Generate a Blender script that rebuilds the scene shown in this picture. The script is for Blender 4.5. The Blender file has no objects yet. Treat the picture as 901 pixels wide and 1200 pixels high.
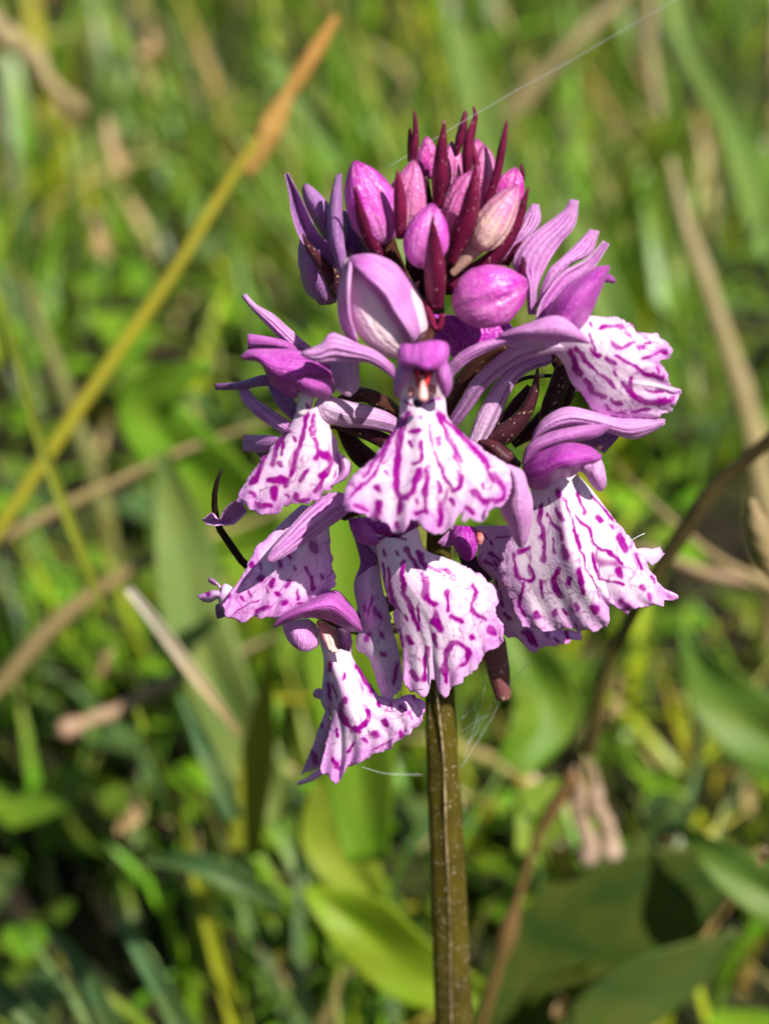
import bpy, math, random
import numpy as np
from mathutils import Vector
R = math.radians
S = bpy.context.scene
random.seed(7); rng = np.random.default_rng(7)
CM = 0.01

# ------------------------------------------------------------------ camera
PITCH, FOV, DIST = R(25), R(34), 15.1            # look-down angle, vertical field of view, cm to the flower
CEN = np.array([-0.54, 0.0, 17.0])               # point of the spike at the picture centre (cm)
CAMP = CEN + DIST*np.array([0, -math.cos(PITCH), math.sin(PITCH)])
cd = bpy.data.cameras.new('camera'); cam = bpy.data.objects.new('camera', cd)
S.collection.objects.link(cam); S.camera = cam
cam.location = CAMP*CM; cam.rotation_euler = (R(90)-PITCH, 0, 0)
cd.sensor_fit = 'VERTICAL'; cd.sensor_height = 24; cd.lens = 12/math.tan(FOV/2)
cd.clip_start = .01; cd.clip_end = 400
cd.dof.use_dof = True; cd.dof.focus_distance = 0.1425; cd.dof.aperture_fstop = cd.lens/2.75

# ------------------------------------------------------------------ light
SUN = np.array([.44, -.54, .72]); SUN /= np.linalg.norm(SUN)
w = bpy.data.worlds.new('World'); S.world = w; w.use_nodes = True
nt = w.node_tree; sky = nt.nodes.new('ShaderNodeTexSky'); sky.sky_type = 'NISHITA'; sky.sun_disc = False
sky.sun_elevation = math.asin(SUN[2]); sky.sun_rotation = math.atan2(SUN[0], SUN[1])
bg = nt.nodes['Background']; nt.links.new(sky.outputs[0], bg.inputs[0]); bg.inputs[1].default_value = .05
sl = bpy.data.lights.new('sun', 'SUN'); sl.energy = 4.8; sl.angle = R(.53); sl.color = (1, .955, .88)
so = bpy.data.objects.new('sun', sl); S.collection.objects.link(so)
so.rotation_euler = Vector(SUN).to_track_quat('Z', 'Y').to_euler(); so.location = (1, -1, 2)
vs = S.view_settings; vs.view_transform = 'Standard'; vs.look = 'None'; vs.exposure = .72; vs.gamma = 1
S.render.engine = 'CYCLES'
cy = S.cycles; cy.max_bounces = 5; cy.diffuse_bounces = 3; cy.glossy_bounces = 2; cy.transparent_max_bounces = 6; cy.sample_clamp_indirect = 4
cy.use_denoising = True; cy.caustics_reflective = False; cy.caustics_refractive = False

# ------------------------------------------------------------------ geometry helpers
FPX = 600/math.tan(FOV/2)
FWD = np.array([0, math.cos(PITCH), -math.sin(PITCH)]); UPV = np.array([0, math.sin(PITCH), math.cos(PITCH)])
def P(px, py, d):
    """world point (cm) on the upright plane d cm in front of the stem, seen at a picture position"""
    px, py, d = (np.asarray(a, float) for a in (px, py, d))
    r = FWD + ((px-450.5)/FPX)[..., None]*np.array([1., 0, 0]) - ((py-600)/FPX)[..., None]*UPV
    t = (-d-CAMP[1])/r[..., 1]
    return CAMP + t[..., None]*r
TILE = dict(A=(330,190), B=(450,120), C=(240,330), D=(230,470), E=(400,400), F=(480,440), G=(580,220), H=(640,350), I=(560,460),
            J=(620,560), K=(225,580), L=(330,690), M=(410,600), N=(500,620))
def pts(s):
    out, (ox, oy), k = [], (0, 0), 1.0
    for t in s.split():
        if t == 'Z': ox, oy, k = 0, 0, 1.0
        elif t in TILE: (ox, oy), k = TILE[t], 5.0
        else:
            v = [float(a) for a in t.split(',')]
            out.append([ox+v[0]/k, oy+v[1]/k, v[2] if len(v) > 2 else np.nan])
    return np.array(out)
def fill(p, d0, d1):
    p = p.copy(); n = len(p); L = np.r_[0, np.cumsum(np.hypot(*np.diff(p[:, :2], axis=0).T))]
    if np.isnan(p[0, 2]): p[0, 2] = d0
    if np.isnan(p[-1, 2]): p[-1, 2] = d1
    k = ~np.isnan(p[:, 2]); p[:, 2] = np.interp(L, L[k], p[k, 2]); return p
def spline(p, n):
    """centripetal-ish Catmull-Rom, n samples at even arc length"""
    p = np.asarray(p, float)
    if len(p) == 1: return np.repeat(p, n, 0)
    if len(p) == 2: c = p[0]+(p[1]-p[0])*np.linspace(0, 1, 40)[:, None]
    else:
        q = np.vstack([2*p[0]-p[1], p, 2*p[-1]-p[-2]]); c = []
        t = np.linspace(0, 1, 14, endpoint=False)[:, None]
        for i in range(1, len(q)-2):
            a, b, e, f = q[i-1:i+3]; ln = max(np.linalg.norm(e-b), 1e-6)
            m0 = (e-a)*min(1, ln/max(np.linalg.norm(e-a), 1e-6)); m1 = (f-b)*min(1, ln/max(np.linalg.norm(f-b), 1e-6))
            c.append((2*t**3-3*t**2+1)*b+(t**3-2*t**2+t)*m0+(-2*t**3+3*t**2)*e+(t**3-t**2)*m1)
        c = np.vstack(c+[p[-1:]])
    L = np.r_[0, np.cumsum(np.linalg.norm(np.diff(c, axis=0), axis=1))]
    s = np.linspace(0, L[-1], n); return np.stack([np.interp(s, L, c[:, k]) for k in range(c.shape[1])], 1)
_lat = rng.random((256, 256))
def vnoise(x, y, sc, off=0):
    x = np.asarray(x)*sc+off*7.3+50; y = np.asarray(y)*sc+off*3.1+50
    i = np.floor(x).astype(int); j = np.floor(y).astype(int); fx = x-i; fy = y-j
    fx = fx*fx*(3-2*fx); fy = fy*fy*(3-2*fy); g = lambda a, b: _lat[a % 256, b % 256]
    return ((g(i, j)*(1-fx)+g(i+1, j)*fx)*(1-fy)+(g(i, j+1)*(1-fx)+g(i+1, j+1)*fx)*fy)*2-1
def sstep(a, b, x): t = np.clip((x-a)/(b-a), 0, 1); return t*t*(3-2*t)

WLOC = {}
def link(o, loc, parent):
    S.collection.objects.link(o); loc = np.asarray(loc, float); WLOC[o.name] = loc
    if parent is not None: o.parent = parent; loc = loc-WLOC[parent.name]
    o.location = loc*CM
def empty(name, loc, parent=None):
    o = bpy.data.objects.new(name, None); o.empty_display_size = .005; link(o, loc, parent); return o
def tag(o, label, cat, group=None, kind=None):
    if label: o['label'] = label
    if cat: o['category'] = cat
    if group: o['group'] = group
    if kind: o['kind'] = kind
    return o
def mk(name, V, F, mat, parent=None, col=None, uv=None, origin=None, smooth=True):
    V = np.asarray(V, float); F = np.asarray(F, int)
    if origin is None: origin = V.mean(0)
    me = bpy.data.meshes.new(name); n = F.shape[1]
    me.vertices.add(len(V)); me.vertices.foreach_set('co', ((V-origin)*CM).astype(np.float32).ravel())
    me.loops.add(F.size); me.loops.foreach_set('vertex_index', F.astype(np.int32).ravel())
    me.polygons.add(len(F)); me.polygons.foreach_set('loop_start', np.arange(0, F.size, n, dtype=np.int32))
    me.polygons.foreach_set('loop_total', np.full(len(F), n, np.int32))
    me.update(calc_edges=True); me.validate()
    if smooth: me.polygons.foreach_set('use_smooth', np.ones(len(me.polygons), bool))
    if col is not None:
        a = me.color_attributes.new('Col', 'FLOAT_COLOR', 'POINT'); c = np.ones((len(V), 4), np.float32); c[:, :col.shape[1]] = col
        a.data.foreach_set('color', c.ravel())
    if uv is not None:
        a = me.attributes.new('guv', 'FLOAT_VECTOR', 'POINT'); c = np.zeros((len(V), 3), np.float32); c[:, :2] = uv
        a.data.foreach_set('vector', c.ravel())
    me.materials.append(mat); o = bpy.data.objects.new(name, me); link(o, origin, parent); return o
def slab(G, th):
    """closed sheet from a grid of world points G[v,u,3], th cm thick"""
    nv, nu = G.shape[:2]
    du = np.gradient(G, axis=1); dv = np.gradient(G, axis=0); N = np.cross(du, dv); N /= np.linalg.norm(N, axis=2, keepdims=True)+1e-12
    if N[..., 1].mean() > 0: N = -N; flip = True
    else: flip = False
    u = np.linspace(-1, 1, nu)[None, :]; v = np.linspace(0, 1, nv)[:, None]
    prof = (np.clip(1-np.abs(u)**8, 0, 1)**.5*np.clip(1-v**12, 0, 1)**.5*.85+.15)[..., None]
    V = np.vstack([(G+N*th/2*prof).reshape(-1, 3), (G-N*th/2*prof).reshape(-1, 3)]); m = nu*nv
    i = (np.arange(nv-1)[:, None]*nu+np.arange(nu-1)[None, :]).ravel()
    f = np.stack([i, i+nu, i+nu+1, i+1], 1); b = np.stack([i, i+1, i+nu+1, i+nu], 1)+m
    ring = np.r_[np.arange(nu-1), np.arange(nv-1)*nu+nu-1, (nv-1)*nu+np.arange(nu-1, 0, -1), np.arange(nv-1, 0, -1)*nu]
    r2 = np.roll(ring, -1); s = np.stack([ring, r2, r2+m, ring+m], 1)
    F = np.vstack([f, b, s])
    return V, (F[:, ::-1] if flip else F)
def coons(l, r, t, b, nu, nv, soft=True):
    L = spline(l, nv); Rr = spline(r, nv); T = spline(t, nu); B = spline(b, nu)
    u = np.linspace(0, 1, nu)[None, :, None]; v = np.linspace(0, 1, nv)[:, None, None]
    Bs = B.copy()
    if soft:
        for _ in range(int(nu*.9)): Bs[1:-1] = (Bs[:-2]+2*Bs[1:-1]+Bs[2:])/4
    base = (1-u)*L[:, None]+u*Rr[:, None]+(1-v)*T[None]+v*Bs[None]
    base -= (1-u)*(1-v)*L[0]+u*(1-v)*Rr[0]+(1-u)*v*L[-1]+u*v*Rr[-1]
    return base+(B-Bs)[None]*v**5
def marks(px, py, strokes, seed):
    wx = px+vnoise(px, py, .09, seed)*2.2+vnoise(px, py, .3, seed+5)*.8; wy = py+vnoise(px, py, .09, seed+9)*2.2+vnoise(px, py, .3, seed+3)*.8
    m = np.zeros_like(px); halo = np.zeros_like(px)
    for s, hw in strokes:
        q = pts(s)[:, :2]
        if len(q) == 1: q = np.vstack([q-[[1, 2]], q+[[1, 2]]])
        if len(q) > 2: q = spline(q, 5*len(q))
        best = np.full(px.shape, 1e9)
        for a, c in zip(q[:-1], q[1:]):
            e = c-a; k = np.clip(((wx-a[0])*e[0]+(wy-a[1])*e[1])/max(e@e, 1e-6), 0, 1)
            best = np.minimum(best, np.hypot(wx-a[0]-k*e[0], wy-a[1]-k*e[1]))
        h = 1.04*hw/5*(1+.45*vnoise(px, py, .12, seed+2)); q_ = best/np.maximum(h, .5); m = np.maximum(m, (1-sstep(.62, 1.32, q_))*(.96+.14*vnoise(px, py, .08, seed+31))); halo = np.maximum(halo, 1-sstep(.8, 3.2, q_))
    return m, halo
_pid = [0]; BR_ = [None]
def patch(name, parent, mat, left, right, top=None, bot=None, d=(0, 0), cup=0., n=(22, 34), th=.018, tone=(.3, .3), ripple=(0, 3), ruffle=(0, 9), strokes=None,
          pink=.2, teeth=0., fold=0., veins=0.):
    """curved petal-like sheet between a left and a right edge (each from base to end); cup > 0 bulges towards the viewer"""
    _pid[0] += 1; sd = _pid[0]; nu, nv = n
    l = fill(pts(left), d[0], d[1]); r = fill(pts(right), d[0], d[1])
    t = np.vstack([l[:1], r[:1]]) if top is None else np.vstack([l[:1], fill(pts(top), d[0], d[0]), r[:1]])
    b = np.vstack([l[-1:], r[-1:]]) if bot is None else np.vstack([l[-1:], fill(pts(bot), d[1], d[1]), r[-1:]])
    C = coons(l, r, t, b, nu, nv)
    u = np.linspace(0, 1, nu)[None, :]*np.ones((nv, 1)); v = np.linspace(0, 1, nv)[:, None]*np.ones((1, nu))
    if teeth:
        cen = C.mean((0, 1))[:2]; edge = np.maximum(sstep(.86, 1, v), np.maximum(sstep(.93, 1, u), sstep(.07, 0, u))*sstep(.25, .5, v))
        dirv = C[..., :2]-cen; dirv /= np.linalg.norm(dirv, axis=2, keepdims=True)+1e-6
        nz = 1.5*vnoise(C[..., 0], C[..., 1], .12, sd)+.9*vnoise(C[..., 0], C[..., 1], .3, sd+1)+.6*vnoise(C[..., 0], C[..., 1], .6, sd+4); C[..., :2] += dirv*(nz*edge*teeth)[..., None]
    mid = np.sin(np.pi*u)**.8
    dd = C[..., 2]+cup*mid*(.35+.65*np.sin(np.pi*np.clip(v*.9+.08, 0, 1)))
    dd += .6*ripple[0]*np.sin(2*np.pi*ripple[1]*u+sd)*v+.65*ruffle[0]*np.sin(2*np.pi*ruffle[1]*u+2*sd)*v**5
    dd += fold*np.exp(-((u-.5)/.1)**2)*np.sin(np.pi*np.clip(v, 0, 1))
    dd += veins*np.sin(2*np.pi*5*u+sd)*np.sin(np.pi*v)
    G = P(C[..., 0], C[..., 1], dd)
    V, F = slab(G, th)
    px, py = C[..., 0], C[..., 1]
    mk_, halo = marks(px, py, strokes, sd) if strokes else (np.zeros_like(px), 0)
    if strokes:
        net = np.clip(1-np.abs(vnoise(u*11+.6*vnoise(px, py, .07, sd), v*3.2+.5*vnoise(px, py, .05, sd+7), 1., sd+2))/.075, 0, 1)*sstep(.12, .3, v)*(1-.6*sstep(.85, 1, v))
        net2 = np.clip(1-np.abs(vnoise(u*7+.8*vnoise(px, py, .09, sd+1), v*4.5+.6*vnoise(px, py, .08, sd+6), 1., sd+17))/.06, 0, 1)*sstep(.2, .4, v)*(1-.7*sstep(.85, 1, v))
        mk_ = np.maximum(mk_, .85*net*sstep(-.5, .1, vnoise(px, py, .06, sd+8))); mk_ = np.maximum(mk_, .7*net2*sstep(-.3, .3, vnoise(px, py, .07, sd+19)))
        dots = sstep(.62, .80, vnoise(px, py, .16, sd+11))*sstep(.35, .6, v); mk_ = np.maximum(mk_, .35*dots)
    if strokes is not None:
        tn = np.clip(pink+.05+.7*sstep(.78, 1, v)+.6*np.maximum(sstep(.84, 1, u), sstep(.16, 0, u))*sstep(.15, .45, v)+.25*vnoise(px, py, .05, sd)+.34*halo, 0, 1)
    else: tn = np.clip(tone[0]+(tone[1]-tone[0])*v+.12*vnoise(px, py, .06, sd), 0, 1)
    col = np.stack([mk_, tn, np.full_like(px, (sd*.37) % 1)], 2).reshape(-1, 3); uv = np.stack([u, v], 2).reshape(-1, 2)
    return mk(name, V, F, mat, parent, np.vstack([col, col]), np.vstack([uv, uv]))
def blade(name, parent, mat, path, hw, d=(0, 0), cup=.03, n=(9, 26), th=.016, tone=(.3, .3), veins=0., crease=False):
    """lance-shaped leaf along a path, hw = half widths (picture px) from base to tip"""
    c = spline(fill(pts(path), *d), n[1]); t = np.gradient(c[:, :2], axis=0); t /= np.linalg.norm(t, axis=1, keepdims=True)+1e-9
    nrm = np.stack([-t[:, 1], t[:, 0]], 1); h = np.interp(np.linspace(0, 1, n[1]), np.linspace(0, 1, len(hw)), hw)
    if mat is BR_[0]: h = h*.80
    h = np.convolve(np.r_[h[0], h[0], h, h[-1], h[-1]], [.1, .2, .4, .2, .1], 'valid')
    u = np.linspace(-1, 1, n[0]); _pid[0] += 1; sd = _pid[0]
    px = c[:, 0][:, None]+nrm[:, 0][:, None]*h[:, None]*u; py = c[:, 1][:, None]+nrm[:, 1][:, None]*h[:, None]*u
    dd = c[:, 2][:, None]+cup*((np.abs(u)**1.1) if crease else (1-u**2))[None]*(h/max(h.max(), 1e-6))[:, None]+veins*np.sin(u*9)[None]
    if crease: dd = dd+cup*.5*np.sin(np.linspace(0, 9, n[1])[:, None]+u*1.5+sd)*np.abs(u)[None]
    V, F = slab(P(px, py, dd), th)
    v = np.linspace(0, 1, n[1])[:, None]*np.ones((1, n[0])); uu = (u*.5+.5)[None]*np.ones((n[1], 1))
    tn = np.clip(tone[0]+(tone[1]-tone[0])*v+.1*vnoise(px, py, .08, sd), 0, 1)
    col = np.stack([np.zeros_like(px), tn, np.full_like(px, (sd*.37) % 1)], 2).reshape(-1, 3); uv = np.stack([uu, v], 2).reshape(-1, 2)
    return mk(name, V, F, mat, parent, np.vstack([col, col]), np.vstack([uv, uv]))
PXCM = 600/math.tan(FOV/2)/DIST
def sweep(C, rad, ns=14, ridge=(0, 0), twist=0., capr=True):
    """tube through world points C with radii rad (cm), rounded ends"""
    n = len(C)
    if capr:
        t0 = C[0]-C[1]; t0 /= np.linalg.norm(t0); t1 = C[-1]-C[-2]; t1 /= np.linalg.norm(t1)
        a = np.array([1., .8, .45]); k = np.array([.02, .6, .9])
        C = np.vstack([C[0]+t0*rad[0]*a[:, None]*.8, C, C[-1]+t1*rad[-1]*a[::-1, None]*.8]); rad = np.r_[rad[0]*k, rad, rad[-1]*k[::-1]]; n += 6
    T = np.gradient(C, axis=0); T /= np.linalg.norm(T, axis=1, keepdims=True)+1e-12
    N = np.zeros_like(T); a = np.array([0, -1., 0.]) if abs(T[0, 1]) < .9 else np.array([1., 0, 0]); N[0] = a-T[0]*(a@T[0]); N[0] /= np.linalg.norm(N[0])
    for i in range(1, n): N[i] = N[i-1]-T[i]*(N[i-1]@T[i]); N[i] /= np.linalg.norm(N[i])
    B = np.cross(T, N); th = np.arange(ns)/ns*2*np.pi; tw = twist*np.linspace(0, 1, n)[:, None]
    rr = rad[:, None]*(1+ridge[0]*np.cos(ridge[1]*(th[None]+tw)))
    V = C[:, None]+rr[..., None]*(np.cos(th)[None, :, None]*N[:, None]+np.sin(th)[None, :, None]*B[:, None])
    i = np.arange(n-1)[:, None]*ns; j = np.arange(ns)[None]; jn = (j+1) % ns
    F = np.stack([i+j, i+jn, i+ns+jn, i+ns+j], 2).reshape(-1, 4)[:, ::-1]
    v = np.linspace(0, 1, n)[:, None]*np.ones((1, ns)); uu = (th/2/np.pi)[None]*np.ones((n, 1))
    return V.reshape(-1, 3), F, np.stack([uu, v], 2).reshape(-1, 2)
def tube(name, parent, mat, path, hw, d=(0, 0), tone=(.3, .3), ns=14, n=24, ridge=(0, 0), twist=0., knob=0.):
    c = spline(fill(pts(path), *d), n); C = P(c[:, 0], c[:, 1], c[:, 2]); dist = (C-CAMP)@FWD
    h = np.interp(np.linspace(0, 1, n), np.linspace(0, 1, len(hw)), hw)*dist/FPX
    if knob: h = h*(1+knob*vnoise(np.linspace(0, 14, n), np.zeros(n), 1., _pid[0])); C = C+knob*h.mean()*2.2*np.stack([vnoise(np.linspace(0, 5, n), np.zeros(n), 1., _pid[0]+k) for k in (1, 2, 3)], 1)
    V, F, uv = sweep(C, h, ns, ridge, twist); _pid[0] += 1
    tn = tone[0]+(tone[1]-tone[0])*uv[:, 1]
    return mk(name, V, F, mat, parent, np.stack([0*tn, tn, 0*tn+(_pid[0]*.37) % 1], 1), uv)
def bud(parent, base, tip, hw, d=(0, 0), tone=(.4, .6), pale=0., phase=.6, name='bud', blunt=.8, mat=None):
    a = pts(base)[0]; b = pts(tip)[0]; A = P(a[0], a[1], d[0]); B = P(b[0], b[1], d[1]); ax = B-A; ln = np.linalg.norm(ax); ax /= ln
    hwc = hw*((A+B)/2-CAMP)@FWD/FPX
    X = np.cross(ax, [0, -1., 0]); X /= np.linalg.norm(X); Y = np.cross(ax, X); ns, n = 48, 40; _pid[0] += 1; sd = _pid[0]
    t = .5-.5*np.cos(np.linspace(0, np.pi, n)); r = np.sin(np.pi*t**blunt)**.62; r = np.where(t > .8, r*(1-.25*((t-.8)/.2)**2), r)
    th = np.arange(ns)/ns*2*np.pi
    seam = sum(np.exp(-((np.angle(np.exp(1j*(th[None]-phase-k*2*np.pi/3-.5*t[:, None])))/.13)**2)) for k in range(3))
    keel = sum(np.exp(-((np.angle(np.exp(1j*(th[None]-phase-1.05-k*2*np.pi/3-.5*t[:, None])))/.5)**2)) for k in range(3))
    rr = hwc*r[:, None]*(1-.11*seam+.08*keel+.035*vnoise(th[None]*2, t[:, None]*6, 1.3, sd)-.03)
    V = A+ax*(t*ln)[:, None, None]+rr[..., None]*(np.cos(th)[None, :, None]*X+np.sin(th)[None, :, None]*Y)
    i = np.arange(n-1)[:, None]*ns; j = np.arange(ns)[None]; jn = (j+1) % ns; F = np.stack([i+j, i+jn, i+ns+jn, i+ns+j], 2).reshape(-1, 4)
    tn = np.clip(tone[0]+(tone[1]-tone[0])*t[:, None]+.3*keel*.6+.18*vnoise(th[None]*3, t[:, None]*4, 1., sd)-pale, 0, 1)
    mkv = .6*np.clip(seam, 0, 1)+.3*sstep(.82, 1, t)[:, None]
    col = np.stack([mkv*np.ones_like(tn), tn, np.full_like(tn, pale)], 2).reshape(-1, 3); uv = np.stack([(th/2/np.pi)[None]*np.ones((n, 1)), t[:, None]*np.ones((1, ns))], 2).reshape(-1, 2)
    return mk(name, V.reshape(-1, 3), F, mat or M['bud'], parent, col, uv)

# ------------------------------------------------------------------ materials
class NT:
    def __init__(s, name):
        s.m = bpy.data.materials.new(name); s.m.use_nodes = True; s.t = s.m.node_tree; s.t.nodes.clear(); s.out = s.n('OutputMaterial')
    def n(s, kind, **kw):
        o = s.t.nodes.new('ShaderNode'+kind)
        for k, v in kw.items(): setattr(o, k, v)
        return o
    def i(s, node, **kw):
        for k, v in kw.items():
            k = int(k[1:]) if k[0] == '_' and k[1:].isdigit() else k.replace('_', ' ')
            if hasattr(v, 'is_output'): s.t.links.new(v, node.inputs[k])
            else: node.inputs[k].default_value = v
        return node
    def mix(s, f, a, b, mode='MIX'):
        m = s.n('Mix', data_type='RGBA', blend_type=mode)
        for k, v in ((0, f), (6, a), (7, b)):
            if hasattr(v, 'is_output'): s.t.links.new(v, m.inputs[k])
            else: m.inputs[k].default_value = (v if k == 0 else (*v, 1)) if not isinstance(v, float) or k == 0 else v
        return m.outputs[2]
    def math(s, op, a, b=0., c=0., clamp=False):
        m = s.n('Math', operation=op, use_clamp=clamp)
        for k, v in enumerate((a, b, c)):
            if hasattr(v, 'is_output'): s.t.links.new(v, m.inputs[k])
            else: m.inputs[k].default_value = v
        return m.outputs[0]
    def noise(s, co, scale, detail=2., rough=.5):
        return s.i(s.n('TexNoise'), Vector=co, Scale=scale, Detail=detail, Roughness=rough).outputs[0]
    def ramp(s, f, a, b):
        return s.i(s.n('MapRange', interpolation_type='SMOOTHSTEP'), Value=f, From_Min=a, From_Max=b).outputs[0]
    def bump(s, h, strength, dist): return s.i(s.n('Bump'), Height=h, Strength=strength, Distance=dist).outputs[0]
    def surf(s, col, tcol=None, trans=0., rough=.5, spec=.3, normal=None, sheen=0., coat=0.):
        p = s.i(s.n('BsdfPrincipled'), Base_Color=col if hasattr(col, 'is_output') else (*col, 1), Roughness=rough)
        p.inputs['Specular IOR Level'].default_value = spec; p.inputs['Sheen Weight'].default_value = sheen
        p.inputs['Coat Weight'].default_value = coat
        if normal is not None: s.i(p, Normal=normal)
        o = p.outputs[0]
        if trans:
            t = s.i(s.n('BsdfTranslucent'), Color=tcol if tcol is not None else col)
            if normal is not None: s.i(t, Normal=normal)
            m = s.n('MixShader'); m.inputs[0].default_value = trans; s.t.links.new(o, m.inputs[1]); s.t.links.new(t.outputs[0], m.inputs[2]); o = m.outputs[0]
        s.t.links.new(o, s.out.inputs[0]); return s.m
M = {}
def petal_mat(name, pale, rich, mark, trans, white=None, spark=.5, vamp=1.2):
    if white is not None: vamp = .35
    k = NT(name); co = k.n('TexCoord').outputs['Object']; at = k.n('Attribute', attribute_name='Col'); sp = k.n('SeparateColor'); k.t.links.new(at.outputs[0], sp.inputs[0])
    uv = k.n('Attribute', attribute_name='guv').outputs['Vector']
    mp = k.i(k.n('Mapping'), Vector=uv, Scale=(26., 1.6, 1.)).outputs[0]
    vein = k.noise(mp, 1.0, 2.)
    blot = k.noise(co, 420., 3., .6); fine = k.noise(co, 3200., 2., .6)
    tone = k.math('ADD', sp.outputs[1], k.math('MULTIPLY', k.math('SUBTRACT', blot, .5), .5)); tone = k.math('ADD', tone, k.math('MULTIPLY', k.math('SUBTRACT', vein, .5), vamp), clamp=True)
    sx = k.n('SeparateXYZ'); k.t.links.new(uv, sx.inputs[0]); edge = k.math('POWER', k.math('ABSOLUTE', k.math('SUBTRACT', k.math('MULTIPLY', sx.outputs[0], 2.), 1.)), 7.)
    if name in ('petal', 'petal_shade', 'hood'): tone = k.math('SUBTRACT', tone, k.math('MULTIPLY', edge, .45), clamp=True)
    if white is None: col = k.mix(tone, pale, rich)
    else: col = k.mix(tone, white, pale)
    grain = k.ramp(fine, .48, .72); col = k.mix(k.math('MULTIPLY', grain, .16 if white is None else .30), col, (.97, .84, .97))
    mk_ = k.math('MULTIPLY', sp.outputs[0], k.math('ADD', .80, k.math('MULTIPLY', k.noise(co, 1500., 3., .7), .45)), clamp=True)
    col = k.mix(mk_, col, mark)
    ns = k.bump(k.math('ADD', k.math('MULTIPLY', fine, 1.), k.math('ADD', k.math('MULTIPLY', vein, 3.0 if white is None else .5), k.math('MULTIPLY', blot, 2. if white is None else .7))), .9 if white is None else .45, .00010)
    tc = k.mix(.35, col, (.75, .12, .8), 'MULTIPLY')
    M[name] = k.surf(col, tc, trans, .30, spark, ns)
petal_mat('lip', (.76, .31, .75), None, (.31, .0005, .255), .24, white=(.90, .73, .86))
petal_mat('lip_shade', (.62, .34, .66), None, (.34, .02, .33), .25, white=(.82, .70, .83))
petal_mat('petal', (.90, .47, .87), (.52, .012, .50), (.38, .01, .34), .30, spark=.36)
petal_mat('hood', (.80, .24, .76), (.50, .008, .46), (.38, .01, .34), .34, spark=.36)
petal_mat('petal_shade', (.58, .27, .64), (.26, .045, .33), (.28, .03, .3), .28)  # darker violet copy of the petal, shade put into its colour
petal_mat('violet_bud', (.78, .28, .62), (.52, .02, .42), (.28, .01, .2), .15, vamp=.6)
petal_mat('bud', (.84, .32, .52), (.55, .025, .36), (.30, .012, .20), .15, vamp=.8)
petal_mat('pale_bud', (.92, .74, .76), (.66, .18, .62), (.40, .06, .36), .18, vamp=.8)
petal_mat('cream_bud', (.88, .76, .48), (.68, .14, .44), (.34, .02, .2), .15, vamp=.8)
petal_mat('spur', (.86, .58, .80), (.50, .12, .52), (.3, .02, .3), .25)
def bract_mat(name, a, b, speck, amount=.62, sc=3000., rough=.42, trans=.08):
    k = NT(name); co = k.n('TexCoord').outputs['Object']; at = k.n('Attribute', attribute_name='Col'); sp = k.n('SeparateColor'); k.t.links.new(at.outputs[0], sp.inputs[0])
    uv = k.n('Attribute', attribute_name='guv').outputs['Vector']; vein = k.noise(k.i(k.n('Mapping'), Vector=uv, Scale=(22., 2., 1.)).outputs[0], 1., 2.)
    t = k.math('ADD', sp.outputs[1], k.math('MULTIPLY', k.math('SUBTRACT', k.noise(co, 500., 4., .65), .5), 1.1)); t = k.math('ADD', t, k.math('MULTIPLY', k.math('SUBTRACT', vein, .5), .5), clamp=True)
    col = k.mix(t, a, b)
    s1 = k.math('MULTIPLY', k.ramp(k.noise(co, 2900., 1., .5), amount-.04, amount+.02), k.ramp(k.noise(co, 700., 2., .5), .38, .62)); col = k.mix(k.math('MULTIPLY', s1, .8), col, speck)
    ns = k.bump(k.math('ADD', k.math('ADD', k.math('MULTIPLY', s1, 1.2), vein), k.noise(co, 2500., 2., .6)), .6, .00006)
    M[name] = k.surf(col, None, trans, rough, .22, ns)
bract_mat('bract', (.055, .004, .022), (.25, .014, .068), (.55, .28, .30), .70)
bract_mat('dark_bract', (.030, .008, .014), (.085, .020, .030), (.60, .40, .26), .69)
bract_mat('ovary', (.035, .012, .010), (.10, .035, .02), (.55, .40, .26), .69)
bract_mat('stub', (.10, .028, .036), (.24, .085, .085), (.5, .35, .3), .66)
bract_mat('pedicel', (.40, .20, .14), (.62, .40, .34), (.8, .7, .6), .8)
bract_mat('tendril', (.012, .006, .006), (.05, .025, .02), (.2, .15, .12), .8)
bract_mat('column', (.62, .10, .08), (.88, .60, .55), (.9, .8, .75), .7)
def plain(name, c, rough=.5, spec=.3, var=.35, sc=400., trans=0.):
    k = NT(name); co = k.n('TexCoord').outputs['Object']; f = k.noise(co, sc, 4., .6)
    col = k.mix(k.ramp(f, .3, .7), tuple(x*(1-var) for x in c), tuple(min(1, x*(1+var)) for x in c))
    M[name] = k.surf(col, None, trans, rough, spec, k.bump(f, .4, .0002))
plain('throat_shade', (.05, .012, .05)); plain('anther_red', (.55, .03, .05)); plain('pollinia', (.75, .36, .33)); plain('throat_white', (.82, .62, .68), trans=.2)  # the dark throat colour stands in for shade in hollows
plain('fibre', (.40, .30, .17), .4, .4, .6, 1500.); plain('silk', (.85, .85, .85), .3, .6, .1)
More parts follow.
